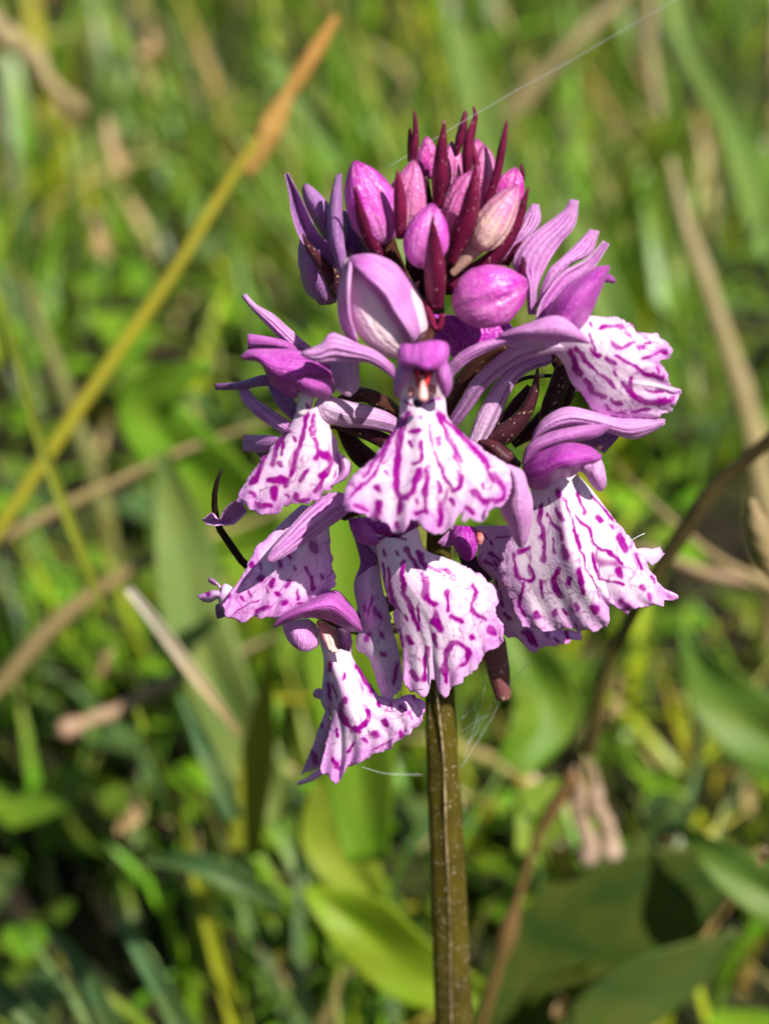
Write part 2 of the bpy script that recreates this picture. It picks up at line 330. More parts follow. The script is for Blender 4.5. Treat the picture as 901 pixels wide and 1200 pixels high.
def stem_mat():
    k = NT('stem'); tc = k.n('TexCoord'); co = tc.outputs['Object']; uv = k.n('Attribute', attribute_name='guv').outputs['Vector']; sx = k.n('SeparateXYZ'); k.t.links.new(uv, sx.inputs[0])
    st = k.noise(k.i(k.n('Mapping'), Vector=uv, Scale=(40., 5., 1.)).outputs[0], 1., 3.); bl = k.noise(co, 220., 4., .6)
    h = k.ramp(sx.outputs[1], .80, .42)                     # greener towards the foot, purple-brown under the flowers
    col = k.mix(h, (.034, .020, .010), (.085, .068, .006)); col = k.mix(k.ramp(bl, .35, .75), col, (.040, .030, .006)); col = k.mix(k.math('MULTIPLY', k.ramp(st, .4, .7), .6), col, (.09, .065, .008))
    s1 = k.math('MULTIPLY', k.ramp(k.noise(co, 3600., 1., .5), .64, .70), k.ramp(k.noise(co, 600., 2., .5), .42, .62)); col = k.mix(s1, col, (.6, .46, .32))
    fib = k.ramp(k.noise(k.i(k.n('Mapping'), Vector=uv, Scale=(70., 9., 1.)).outputs[0], 1., 3.), .68, .74); col = k.mix(k.math('MULTIPLY', fib, .6), col, (.45, .34, .20))
    ns = k.bump(k.math('ADD', k.math('ADD', s1, st), k.noise(co, 1500., 3., .6)), .6, .0001)
    M['stem'] = k.surf(col, None, 0, .45, .25, ns)
stem_mat()
def leaf_mat(name, rough, spec):
    k = NT(name); co = k.n('TexCoord').outputs['Object']; at = k.n('Attribute', attribute_name='Col').outputs[0]
    uv = k.n('Attribute', attribute_name='guv').outputs['Vector']; vein = k.noise(k.i(k.n('Mapping'), Vector=uv, Scale=(18., 1.2, 1.)).outputs[0], 1., 2.)
    f = k.noise(co, 90., 4., .6); col = k.mix(k.math('MULTIPLY', k.ramp(f, .25, .75), .45), at, (.30, .26, .04), 'MIX'); col = k.mix(.75, at, col); col = k.mix(k.math('MULTIPLY', vein, .5), col, k.mix(.6, col, (.2, .3, .05), 'MULTIPLY'))
    tc = k.mix(.5, col, (.55, .85, .02)); tc = k.mix(.6, col, tc)
    M[name] = k.surf(col, tc, .24, rough, spec, k.bump(vein, .35, .0003))
leaf_mat('leaf', .52, .25); leaf_mat('grass', .33, .42)
def soil_mat():
    k = NT('soil'); co = k.n('TexCoord').outputs['Object']
    f = k.noise(co, 60., 6., .65); g = k.noise(co, 9., 4., .6)
    col = k.mix(k.ramp(f, .3, .75), (.010, .008, .005), (.040, .028, .016)); col = k.mix(k.math('MULTIPLY', k.ramp(g, .45, .65), .6), col, (.05, .075, .015))
    M['soil'] = k.surf(col, None, 0, .9, .15, k.bump(f, .8, .01))
soil_mat()

# ------------------------------------------------------------------ ground
g = np.r_[-30000, -12000, -4000, -1500, -600, np.linspace(-300, 300, 61), 600, 1500, 4000, 12000, 30000]
gx, gy = np.meshgrid(g, g); near = np.exp(-(gx**2+gy**2)/300.**2)
gz = (vnoise(gx, gy, .05)*.5+vnoise(gx, gy, .011, 3)*1.6-.4)*near
n = len(g); i = (np.arange(n-1)[:, None]*n+np.arange(n-1)[None]).ravel()
ground = mk('ground', np.stack([gx, gy, gz], 2).reshape(-1, 3), np.stack([i, i+1, i+n+1, i+n], 1), M['soil'], origin=np.zeros(3))
ground['kind'] = 'structure'

# ------------------------------------------------------------------ grass (one mass) and undergrowth
PAL = .88*np.array([[.15, .34, .008], [.075, .17, .010], [.045, .13, .045], [.38, .46, .008], [.52, .45, .012], [.66, .48, .22], [.50, .27, .08], [.15, .40, .015]])
def blades(xy, h, az, lean, wid, ci, seg=6, curl=None):
    m = len(xy); t = np.linspace(0, 1, seg+1)
    dirv = np.stack([np.cos(az), np.sin(az)], 1); side = np.stack([-dirv[:, 1], dirv[:, 0]], 1)
    ang = lean[:, None]*(t[None]**.8)*(1 if curl is None else curl[:, None])
    ds = (h/seg)[:, None]; r = np.cumsum(np.c_[np.zeros(m), np.sin(ang[:, 1:])*ds], 1); z = np.cumsum(np.c_[np.zeros(m), np.cos(ang[:, 1:])*ds], 1)
    wp = wid[:, None]*np.clip(np.minimum(1, .55+1.5*t)*(1-t**2.2), .02, 1)[None]
    c = np.zeros((m, seg+1, 3)); c[..., :2] = xy[:, None]+dirv[:, None]*r[..., None]; c[..., 2] = z
    V = np.zeros((m, seg+1, 3, 3))
    tw = rng.uniform(-.9, .9, m)[:, None]*t[None]
    sx = side[:, None]*np.cos(tw)[..., None]; 
    for k, s in enumerate((-1, 0, 1)):
        V[:, :, k] = c; V[:, :, k, :2] += sx*wp[..., None]*s; V[:, :, k, 2] += np.sin(tw)*wp*s-(0 if s else 1)*wp*.35
    base = (np.arange(m)*(seg+1)*3)[:, None, None]+(np.arange(seg)*3)[None, :, None]+np.array([0, 1])[None, None]
    F = np.stack([base, base+1, base+4, base+3], 3).reshape(-1, 4)
    col = PAL[ci]*(1+rng.uniform(-.25, .25, (m, 1))); col = np.repeat(col[:, None], (seg+1)*3, 1).reshape(m, seg+1, 3, 3)
    dry = (rng.random(m) < .3)[:, None]*np.clip(t*2-1.2, 0, 1)[None]; col = col*(1-dry[..., None, None])+np.array([.42, .30, .11])*dry[..., None, None]
    uv = np.zeros((m, seg+1, 3, 2)); uv[..., 0] = np.array([0, .5, 1])+rng.random((m, 1, 1))*5; uv[..., 1] = t[None, :, None]
    return V.reshape(-1, 3), F, col.reshape(-1, 3), uv.reshape(-1, 2)
def field(x0, x1, y0, y1, dens, hr, wr, weights, leanr=(.25, 1.5)):
    m = int((x1-x0)*(y1-y0)*dens); xy = np.stack([rng.uniform(x0, x1, m), rng.uniform(y0, y1, m)], 1)
    cl = vnoise(xy[:, 0], xy[:, 1], .12, 4); keep = rng.random(m) < np.maximum(.65+.9*cl, .6 if y1 < 40 else .1); xy = xy[keep]; cl = cl[keep]; m = len(xy)
    h = rng.uniform(*hr, m)*(.75+.65*cl+.25*vnoise(xy[:, 0], xy[:, 1], .3, 22)); h = np.where(xy[:, 1] < 5, np.minimum(h, 6.5), h)
    h = np.where((xy[:, 1] > 5) & (xy[:, 1] < 11), np.minimum(h, 8.5), h)
    az = rng.uniform(-np.pi, np.pi, m); lean = rng.uniform(*leanr, m); ci = rng.choice(len(PAL), m, p=np.array(weights)/sum(weights)); dryp = vnoise(xy[:, 0], xy[:, 1], .09, 12)+.5*vnoise(xy[:, 0], xy[:, 1], .3, 15)+np.clip(-xy[:, 0]/90, -.25, .3)*(xy[:, 1] > 30)-.25*(xy[:, 1] < 20)
    ci = np.where((dryp > .45) & (rng.random(m) < .42), rng.choice([3, 4, 5, 6], m), ci)
    lean = np.where((ci == 5) | (ci == 6), lean*1.35, lean)
    return blades(xy, h, az, lean, rng.uniform(*wr, m), ci)
parts = [field(-26, 26, 3, 32, 1.9, (4, 10), (.08, .20), [5, 5, 4, 2, .8, .8, .4, 3]),
         field(-34, 34, -40, 3, .8, (2.5, 6), (.07, .17), [5, 5, 4, 2, .8, .8, .4, 3]),
         field(-50, 50, 32, 80, .75, (5, 12), (.12, .30), [8, 5, 3, 2.5, 1.2, 1.6, 1.0, 6]),
         field(-120, 120, 80, 250, .15, (7, 17), (.25, .6), [8, 5, 3, 3, 1.6, 2.0, 1.2, 6]),
         field(-450, 450, 250, 900, .010, (10, 22), (.8, 1.8), [6, 3, 2, 4, 2, 2, 1, 4])]
off = 0; VV, FF, CC, UU = [], [], [], []
for V, F, c, u in parts: VV.append(V); FF.append(F+off); CC.append(c); UU.append(u); off += len(V)
tag(mk('grass', np.vstack(VV), np.vstack(FF), M['grass'], None, np.vstack(CC), np.vstack(UU), origin=np.zeros(3)), 'short green meadow grass mixed with dry straw', 'grass', kind='stuff')
def ovals(m, box, zr, lr, seg=5):
    """small rounded leaves on tilted planes, cupped along the midrib"""
    x = rng.uniform(box[0], box[1], m); y = rng.uniform(box[2], box[3], m); z = rng.uniform(*zr, m); L = rng.uniform(*lr, m); W = L*rng.uniform(.25, .5, m)
    az = rng.uniform(0, 2*np.pi, m); pit = rng.uniform(-.2, .9, m); t = np.linspace(0, 1, seg+1); V = np.zeros((m, seg+1, 3, 3)); d = np.stack([np.cos(az), np.sin(az)], 1); sd_ = np.stack([-d[:, 1], d[:, 0]], 1)
    wp = np.sin(np.pi*np.clip(t, .03, .98))**.7
    for k, s in enumerate((-1, 0, 1)):
        fw = L[:, None]*t[None]; V[:, :, k, 0] = x[:, None]+d[:, :1]*fw*np.cos(pit)[:, None]+sd_[:, :1]*W[:, None]*wp*s
        V[:, :, k, 1] = y[:, None]+d[:, 1:]*fw*np.cos(pit)[:, None]+sd_[:, 1:]*W[:, None]*wp*s
        V[:, :, k, 2] = z[:, None]+fw*np.sin(pit)[:, None]-fw*t[None]*.35+abs(s)*.12*L[:, None]*wp
    base = (np.arange(m)*(seg+1)*3)[:, None, None]+(np.arange(seg)*3)[None, :, None]+np.array([0, 1])[None, None]
    F = np.stack([base, base+1, base+4, base+3], 3).reshape(-1, 4)
    col = PAL[rng.choice([0, 1, 1, 7, 0, 2], m)]*rng.uniform(.7, 1.3, (m, 1)); col = np.repeat(col, (seg+1)*3, 0); uv = np.zeros((m, seg+1, 3, 2)); uv[..., 0] = [0, .5, 1]; uv[..., 1] = t[None, :, None]
    return V.reshape(-1, 3), F, col, uv.reshape(-1, 2)
V, F, c, u = ovals(1000, (-28, 28, 6, 60), (.3, 4.0), (.8, 2.2))
tag(mk('undergrowth', V, F, M['leaf'], None, c, u, origin=np.zeros(3)), 'small rounded green leaves low among the grass', 'undergrowth', kind='stuff')

# ------------------------------------------------------------------ single plants behind the orchid
def pcol(o, a, b=None):
    """leaf colour from base to tip, painted shade on the dock leaf included"""
    me = o.data; nv = len(me.vertices); uv = np.zeros(nv*3, np.float32); me.attributes['guv'].data.foreach_get('vector', uv); v = uv.reshape(-1, 3)[:, 1:2]
    b = a if b is None else b; c = np.ones((nv, 4), np.float32); c[:, :3] = np.array(a)*(1-v)+np.array(b)*v; me.color_attributes['Col'].data.foreach_set('color', c.ravel()); return o
def foot(p, y):
    """continue a picture path down to the soil"""
    q = pts(p); w0 = P(q[-2, 0], q[-2, 1], -y); w_ = P(q[-1, 0], q[-1, 1], -y); sl_ = np.clip((w_[0]-w0[0])/min(w_[2]-w0[2], -.05), -1.5, 1.5); w2 = np.array([w_[0]-.6*sl_*w_[2], w_[1]+.3, -.1]); r = w2-CAMP; dep = r@FWD
    return ' %f,%f,%f' % (450.5+FPX*r[0]/dep, 600-FPX*(r@UPV)/dep, -y)
def stalk(name, path, hw, y, a, b, label, cat='stalk', grounded=True, group=None, knob=.35):
    p = 'Z '+path; p += foot(p, y[1]) if grounded else ''
    e = tube(name, None, M['leaf'], p, hw, d=(-y[0], -y[1]), n=60, ns=10, knob=knob); pcol(e, a, b); return tag(e, label, cat, group)
def leafy(name, path, hw, y, a, b, label, cat='leaf', cup=.15, grounded=False):
    p = 'Z '+path; p += foot(p, y[1]) if grounded else ''
    e = blade(name, None, M['leaf'], p, hw, d=(-y[0], -y[1]), cup=cup*.6, n=(13, 36), th=.022, crease=True); pcol(e, a, b); return tag(e, label, cat)
GR, YG, BG, TAN, PNK, BRN = (.085, .20, .016), (.26, .27, .012), (.05, .14, .05), (.42, .30, .15), (.50, .30, .22), (.075, .045, .030)
o = empty('seeding_stalk', P(10, 610, -10)); WLOC[o.name] = P(10, 610, -10)
tag(o, 'tall yellow-green stalk with an orange-brown seed head leaning to the upper right', 'stalk')
pth = 'Z 300,165 255,235 200,325 120,440 10,605 -90,760'; pcol(tube('stem', o, M['leaf'], pth+foot(pth, 9), [6, 8, 8, 8, 9, 9], d=(-13, -12), n=60, ns=12, knob=.15), (.44, .36, .03), (.34, .36, .015))
pcol(tube('seed_head', o, M['leaf'], 'Z 392,22 368,62 335,115 305,175 292,200', [5, 10, 8, 16, 8], d=(-13.5, -13), n=40, ns=14, ridge=(.18, 5), twist=6), (.60, .26, .07), (.62, .34, .11))
stalk('dry_twig', '330,488 270,505 210,525 130,562 60,595 0,628 -90,680', [1, 6, 9, 10, 10, 10, 10], (15, 12), TAN, (.36, .22, .13), 'tan dry twig crossing the yellow-green stalk', 'twig')
stalk('dry_twig', '350,590 300,612 220,640 120,690 60,735 15,790 -50,880', [1, 6, 9, 9, 10, 10, 10], (15, 12), (.30, .20, .10), (.36, .24, .13), 'brownish dry twig running below the tan twig', 'twig')
stalk('dry_twig', '330,742 290,762 240,785 160,820 80,852', [1, 5, 8, 9, 10], (15, 13), (.34, .24, .14), PNK, 'short pinkish dry twig beneath the pale straw', 'twig', False)
leafy('straw', '282,862 235,800 190,740 150,690', [3, 8, 8, 5], (5.5, 6.5), (.50, .33, .14), (.62, .55, .48), 'pale flattened straw with a whitish end left of the flowers', 'straw', .06)
leafy('grass_blade', '125,720 105,670 52,530 20,420 -8,320', [3, 6, 6, 5, 4], (8, 9.5), (.24, .26, .012), (.17, .23, .015), 'thin yellow-green grass blade against the left edge', 'grass blade', .08)
leafy('grass_blade', '300,1290 262,1150 222,1000 186,900 160,830', [9, 9, 8, 6, 2], (8, 10), (.33, .33, .01), (.22, .29, .012), 'yellow grass blade standing in the dark lower left grass', 'grass blade', .12)
leafy('broad_leaf', '330,700 270,600 200,520 175,470 245,425', [30, 48, 48, 36, 4], (16, 14), (.12, .30, .012), (.15, .34, .02), 'broad bright green leaf behind the left flowers', 'leaf', .5)
leafy('broad_leaf', '330,960 270,840 232,740 215,640 190,530', [20, 36, 40, 34, 8], (12, 14), (.16, .23, .06), (.15, .24, .06), 'pale grey-green broad leaf rising left of the lower flowers', 'leaf', .4)
leafy('broad_leaf', '430,1010 420,900 408,760 400,640 425,540 470,500', [24, 44, 52, 46, 34, 5], (7, 9), (.10, .23, .008), (.12, .25, .006), 'vivid green leaf showing through the gaps between the flowers', 'leaf', .5)
leafy('grass_blade', '285,1000 300,900 318,760', [20, 20, 2], (9, 9), (.22, .27, .015), (.40, .36, .03), 'upright yellow-green pointed blade below the pale straw', 'grass blade', .2, False)
leafy('broad_leaf', '452,1075 408,1010 385,960 440,890', [10, 38, 36, 4], (9, 9), (.19, .28, .014), (.24, .31, .03), 'yellow-green rounded leaf under the lowest flower', 'leaf', .4)
leafy('broad_leaf', '560,1170 480,1135 420,1085 358,1040', [22, 40, 44, 6], (6, 7), (.18, .30, .006), (.20, .32, .008), 'bright lime leaf crossing behind the stem foot', 'leaf', .4)
leafy('dock_leaf', '600,1290 660,1175 730,1085 800,1040 872,1010', [70, 105, 100, 66, 6], (9, 8.5), (.026, .070, .012), (.030, .080, .016), 'large green leaf at the lower right, darkened as if in shade', 'leaf', .3)  # dark leaf colour stands in for shade lying on it
leafy('broad_leaf', '650,1260 730,1180 800,1135 862,1092', [30, 44, 36, 4], (7.5, 7.2), (.045, .105, .022), (.05, .11, .028), 'dull green leaf overlapping the large dark leaf', 'leaf', .15)
leafy('broad_leaf', '1000,1110 930,1065 860,1020 790,965', [40, 38, 26, 3], (7, 8), (.06, .16, .02), (.09, .20, .03), 'mid green pointed leaf above the large dark leaf', 'leaf', .35)
leafy('broad_leaf', '960,900 880,850 830,800 800,740', [40, 46, 36, 6], (12, 13), (.075, .18, .02), (.10, .22, .03), 'soft green leaf right of the dark twig', 'leaf', .4)
leafy('broad_leaf', '640,1020 615,960 640,925 662,915', [4, 22, 20, 3], (7, 8), (.14, .25, .015), (.16, .26, .02), 'small oval green leaf behind the twig', 'leaf', .25)
leafy('broad_leaf', '600,900 640,830 610,760 590,700', [20, 40, 34, 5], (10, 12), (.10, .22, .012), (.10, .21, .016), 'fresh green leaf right of the bract stub', 'leaf', .4)
for k, (pp, hw, y, lab) in enumerate([('250,1270 200,1180 160,1110 126,1066', [16, 15, 12, 2], (5, 6), 'blue-green grass blade pointing up at the bottom edge, rightmost of three'),
        ('160,1280 120,1190 85,1120 55,1085', [18, 18, 14, 3], (6, 7), 'blue-green grass blade, middle of three at the bottom edge'),
        ('90,1250 40,1200 0,1160 -60,1110', [14, 14, 13, 4], (5, 6), 'blue-green grass blade in the lower left corner'),
        ('330,1060 290,1040 230,1012 165,1010', [9, 15, 13, 3], (8, 8.5), 'bluish grass blade lying level in front of the long blade'),
        ('275,960 250,900 228,850 210,815', [11, 12, 10, 3], (8, 9), 'dark bluish blade just under the pale straw')]):
    leafy('grass_blade', pp, hw, y, (.04, .12, .04), (.06, .16, .06), lab, 'grass blade', .15)
for k, (pp, hw, y, lab) in enumerate([('905,300 860,150 800,40 780,-40', [20, 20, 18, 12], (38, 46), 'green blade leaning left in the top right corner'),
        ('640,330 600,220 560,120 530,20', [20, 24, 22, 10], (36, 44), 'pale green blade behind the bud tips'),
        ('400,200 375,150 345,105 310,50', [13, 15, 12, 4], (26, 28), 'pale green blade behind the orange-brown seed head'),
        ('760,480 720,380 690,300 650,200', [20, 24, 20, 5], (30, 36), 'soft green blade beyond the upper right flower')]):
    leafy('grass_blade', pp, hw, y, (.10, .22, .03), (.15, .25, .06), lab, 'grass blade', .4)
e = stalk('woody_twig', '960,440 901,508 842,572 790,645 745,725 712,800 685,885', [7, 7, 8, 9, 8, 8, 7], (4.5, 6), BRN, (.10, .055, .03), 'dark brown curved twig right of the flowers', 'twig', False)
stalk('dry_twig', '668,905 640,970 612,1035 590,1090', [6, 9, 9, 8], (6.5, 7), (.26, .13, .06), (.22, .12, .05), 'reddish-brown stem below the withered pods', 'twig')
for k, (pp, hw, lab) in enumerate([('690,890 700,940 712,998', [3, 10, 13], 'pinkish withered pod hanging by the dark twig, the right one'), ('676,900 680,950 690,1005', [3, 9, 12], 'pinkish withered pod hanging by the dark twig, the left one')]):
    stalk('withered_pod', pp, hw, (8, 8), (.42, .26, .20), (.62, .42, .36), lab, 'pod', False, knob=.25)
stalk('dead_stalk', '715,535 745,568 800,620 850,660 930,705', [1, 6, 9, 10, 10], (13, 12), TAN, PNK, 'tan stem slanting behind the dark twig', 'stem')
stalk('dead_stalk', '660,652 710,642 760,640 830,668 920,695', [1, 7, 11, 12, 12], (15, 14), PNK, TAN, 'pinkish-tan thick stem crossing behind the dark twig', 'stem')
o = empty('hairy_seed_head', P(890, 640, -4)); tag(o, 'tan fuzzy seed head at the right edge', 'seed head')
pcol(tube('head', o, M['leaf'], 'Z 880,588 886,615 896,650 904,675', [5, 13, 13, 6], d=(-4, -4), n=30, ns=14, ridge=(.15, 6), twist=5), (.42, .30, .18), (.36, .24, .14))
pth = 'Z 904,672 925,760 935,860'; pcol(tube('stem', o, M['leaf'], pth+foot(pth, 4.5), [3, 3, 3], d=(-4, -4.5), n=24, ns=8), (.3, .22, .1), (.25, .2, .08))
for k, (pp, hw, y, lab) in enumerate([('785,190 815,280 840,360 872,470 890,560 912,660', [6, 12, 15, 13, 10, 8], (26, 24), 'tall dry tan grass stalk beyond the right flowers'), ('800,300 838,380 862,440 880,520', [4, 12, 14, 9], (28, 26), 'shorter pale dry stalk just behind the tall tan one'),
        ('-60,-10 0,45 50,90 90,130', [12, 13, 13, 8], (34, 30), 'whitish dry stalk in the top left corner'), ('30,330 70,450 110,560 130,640', [5, 9, 10, 8], (26, 22), 'dull olive stalk far left'), ('770,130 760,60 745,-20', [6, 10, 8], (50, 52), 'brownish dry stalk near the top right')]):
    stalk('dry_stalk', pp, hw, y, *(((.20, .20, .07), (.16, .17, .05)) if 'olive' in lab else ((.52, .40, .24), TAN)), lab, 'stalk', 'corner' not in lab)
for k, (px, py, y, r, lab) in enumerate([(172, 52, 50, 17, 'pale withered leaf curl near the top left'), (120, 275, 34, 20, 'whitish withered leaf curl left of the seed head'), (135, 170, 44, 24, 'orange-tan leaf scrap between the pale curls'), (75, 130, 34, 15, 'brown leaf scrap on the whitish stalk'), (125, 775, 12, 12, 'orange leaf scrap in the lower left grass'), (720, 830, 12, 14, 'tan leaf scrap beside the dark twig'), (150, 960, 9, 20, 'brown crumpled leaf in the dark grass'), (655, 1180, 7, 12, 'orange-brown leaf scrap by the stem foot'), (893, 1004, 2.5, 8, 'tiny orange leaf scrap at the right edge')]):
    a_ = rng.uniform(.5, 2.4); q_ = [(t_*math.cos(a_)+.35*math.sin(3*t_+k), -t_*math.sin(a_)+.3*math.cos(2*t_+k)) for t_ in (-1.6, -.6, .5, 1.6)]
    pp = ' '.join('%f,%f' % (px+dx*r, py+dy*r) for dx, dy in q_)
    leafy('withered_leaf', pp, [r*.1, r*.45, r*.38, r*.05], (y, y+r*.06), (.50, .30, .16), (.66, .46, .30), lab, 'leaf', .5)

# ------------------------------------------------------------------ the orchid
pth = 'Z 514,215,.05 512,250,.05 512,400,.05 513,600,0 514,760,0 516,850,0 523,1000,0 531,1200,0'
b = P(552, 1560, 0); b[2] = 0
orchid = empty('spotted_orchid', (P(540, 1300, 0)[0], 0, 0))
tag(orchid, 'pink and white spotted orchid spike on a single upright olive-brown stem', 'orchid')
STW = [6, 9, 13, 17, 20, 22, 23, 22, 22, 24]
tube('stem', orchid, M['stem'], pth+' 540,1400,0'+foot('Z 539,1390 540,1400', 0), STW, ns=48, n=120, ridge=(.055, 5), twist=.5)
tube('ridge', orchid, M['fibre'], 'Z 511,806 516,850 520,900 522,960 524,1010 526,1080 530,1230', [.5, 1.0, .9, .5, .7, .4, .5], (.178, .196), n=90, ns=7, knob=.9)
BR_[0] = M['bract']
PT, PS, LP, LS, BR, DB, OV, SPR = (M[k] for k in ('petal', 'petal_shade', 'lip', 'lip_shade', 'bract', 'dark_bract', 'ovary', 'spur'))
LN = (120, 120)
def flower(px, py, d, label): o = empty('flower', P(px, py, d), orchid); o['label'] = label; return o

# --- buds at the tip
bud(orchid, 'A 610,480', 'A 425,-8', 31, (.55, .6), (.35, .95), phase=.9, mat=M['violet_bud'])
blade('bract', orchid, BR, 'A 600,610 540,500 470,330 428,150', [13, 10, 8, 1], (.55, .95), .06, tone=(.1, .5))
tube('ovary', orchid, OV, 'A 600,460 640,560 730,720 830,880', [11, 11, 9, 8], (.5, .35), (.6, .3), ridge=(.12, 4), twist=2)
bud(orchid, 'B 120,780', 'B 175,335', 22, (.45, .55), (.1, .55), phase=2.1)
blade('bract', orchid, BR, 'B 95,800 95,660 90,520 78,395', [6, 10, 9, 1], (.75, .85), .05, tone=(.4, .7))
bud(orchid, 'B 215,970', 'B 285,590', 26.5, (.95, .95), (.4, .7), phase=.3, mat=M['violet_bud'])
blade('bract', orchid, BR, 'B 300,1215 300,1080 298,980 290,820 283,665', [10, 16, 15.5, 9, 1], (.95, 1.38), .10, tone=(.35, .45))
bud(orchid, 'B 400,760', 'B 520,395', 22, (.55, .6), (.0, .75), phase=1.4)
blade('bract', orchid, BR, 'B 385,950 440,800 500,640 540,360', [8, 15, 13, 1], (.7, .98), .08, tone=(.3, .7))
bud(orchid, 'B 545,860', 'B 785,480', 21.5, (.75, .75), (.0, .9), phase=1.2, mat=M['cream_bud'], blunt=.7)
tube('ovary', orchid, M['pedicel'], 'B 405,1000 480,920 560,830', [5, 8, 10], (.7, .72), (.3, .6), ridge=(.1, 3))
bud(orchid, 'B 690,640', 'B 775,378', 18, (.35, .35), (.5, .9), phase=.2)
blade('bract', orchid, BR, 'B 380,1090 520,1000 660,890 780,700 845,495', [12, 13, 11, 8, 1], (.55, .75), .05, tone=(.35, .35))
bud(orchid, 'B 590,580', 'B 585,245', 15, (.35, .35), (.1, .5), phase=2.4)
bud(orchid, 'B 545,380', 'B 545,210', 9.5, (.15, .15), (.3, .6), phase=.5)
bud(orchid, 'B 400,500', 'B 395,228', 13, (.3, .3), (.1, .5), phase=2.6)
bud(orchid, 'B 225,440', 'B 240,235', 9.5, (.42, .42), (.5, .9), phase=1.5)
bud(orchid, 'B 260,400', 'B 250,195', 11, (.1, .1), (.3, .7), phase=.2)
bud(orchid, 'B 275,450', 'B 280,300', 8, (.45, .45), (.5, .8), phase=.9)
blade('bract', orchid, BR, 'B 310,620 325,470 335,290 350,105', [6, 12.5, 9, 1.2], (.55, .72), .08, tone=(.2, .6))
blade('bract', orchid, BR, 'B 160,350 180,240 185,150 178,48', [5, 6.5, 4, 1], (.5, .5), .05, tone=(.3, .4))
blade('bract', orchid, BR, 'B 150,340 150,240 152,150', [3, 3.5, 1.5], (.42, .42), .03, tone=(.7, .7))
blade('bract', orchid, BR, 'B 425,300 440,230 460,150 475,52', [3, 7, 6, 2], (.35, .35), .05, tone=(.3, .4))
blade('bract', orchid, BR, 'B 505,230 522,140 535,75 522,22', [5, 5, 3.5, 1], (.2, .2), .04, tone=(.2, .4))
blade('bract', orchid, BR, 'B 485,430 488,300 498,200 520,105', [6, 8.5, 7, 1.5], (.55, .6), .06, tone=(.3, .7))
blade('bract', orchid, BR, 'B 600,600 655,440 685,300 718,108', [5, 6.5, 6, 1.2], (.5, .55), .05, tone=(.3, .5))
blade('bract', orchid, BR, 'B 812,460 810,400 800,358', [2, 2.5, 1], (.3, .3), .03, tone=(.2, .3))
blade('bract', orchid, BR, 'B 545,370 530,300 525,250', [4, 4, 1], (.5, .5), .03, tone=(.5, .7))
bud(orchid, 'Z 531,362', 'Z 619,330', 37, (1.0, 1.1), (.45, .75), phase=.1, blunt=.9, mat=M['violet_bud'])
blade('bract', orchid, BR, 'Z 520,368 512,385 505,372 497,350', [5, 5, 5, 2], (1.0, 1.0), .04, tone=(.5, .6))
f = bud(orchid, 'Z 486,412', 'Z 404,303', 41, (1.1, 1.12), (.0, .25), phase=2.75, mat=M['pale_bud'], blunt=.78, pale=.12)
patch('sepal', f, PT, 'Z 410,304,1.2 418,314,1.36 432,328,1.46 450,345,1.50 462,366,1.50 478,390,1.42 488,408,1.25', 'Z 412,301,1.15 436,298,1.05 462,308,1.0 481,328,.95 495,352,.9 503,380,.9 499,412,1.0', d=(1.2, 1.15), cup=.14, tone=(.5, .3), th=.03)
patch('sepal', f, PT, 'Z 410,304,1.2 400,325,1.15 396,350,1.12 398,376,1.12 408,398,1.15 416,402,1.25', 'Z 412,308,1.3 410,332,1.42 409,352,1.46 411,374,1.46 416,390,1.42 420,401,1.36', d=(1.2, 1.35), cup=.03, tone=(.25, .35), th=.03)

blade('bract', orchid, DB, 'Z 505,345 499,275 496,205', [9, 15, 5], (.2, .25), .05, tone=(.1, .3))
blade('bract', orchid, DB, 'Z 532,345 530,300 526,240', [10, 15, 4], (.25, .3), .05, tone=(.1, .3))
blade('bract', orchid, DB, 'Z 500,372 486,330 478,285', [6, 10, 3], (.15, .2), .05, tone=(.1, .2))
for bs, tp, hw_, dd_ in (('Z 520,275', 'Z 522,200', 16, .1), ('Z 552,290', 'Z 556,215', 17, .15), ('Z 470,262', 'Z 466,205', 12, .1), ('Z 535,300', 'Z 538,240', 17, .35)): bud(orchid, bs, tp, hw_, (dd_, dd_), (.4, .8), phase=hw_*.3)

# --- flower seen from behind, upper left, shade painted into its violet petals
f = flower(375, 280, .1, 'flower facing away, tinted violet for shade, upper left beside the tall bud')
patch('sepal', f, PS, 'A 340,640 200,560 110,450 60,310 45,190 20,70', 'A 330,560 290,490 230,430 180,350 110,200 35,60', d=(.45, .5), cup=-.10, tone=(.6, .3))
patch('petal', f, PS, 'A 330,600 230,420 150,280 120,170 130,130', 'A 360,520 330,420 290,270 210,170 150,125', d=(.2, .3), cup=.14, tone=(.5, .2))
patch('sepal', f, PS, 'A 350,700 320,600 280,460 272,330 290,190 320,75', 'A 385,600 368,480 358,350 352,200 350,65', d=(.75, .55), cup=.10, tone=(.3, .35))
patch('hood', f, PS, 'A 350,300 350,420 360,520 400,580', 'A 380,280 470,400 520,520 520,600', d=(.05, .2), cup=.25, tone=(.9, .9))
patch('lip', f, PS, 'A 110,440 95,520 100,620 130,740 190,810', 'A 200,520 260,640 310,720 330,780 320,825', bot='A 235,838', d=(.3, .15), cup=.20, tone=(.35, .15), teeth=1.)
blade('bract', f, DB, 'A 345,770 280,650 200,550 150,480 125,420', [10, 9, 7, 5, 1], (.55, .65), .04, tone=(.2, .8))
tube('ovary', f, OV, 'A 330,740 420,840 560,900', [9, 8, 7], (.3, .1), (.3, .3), ridge=(.12, 4))

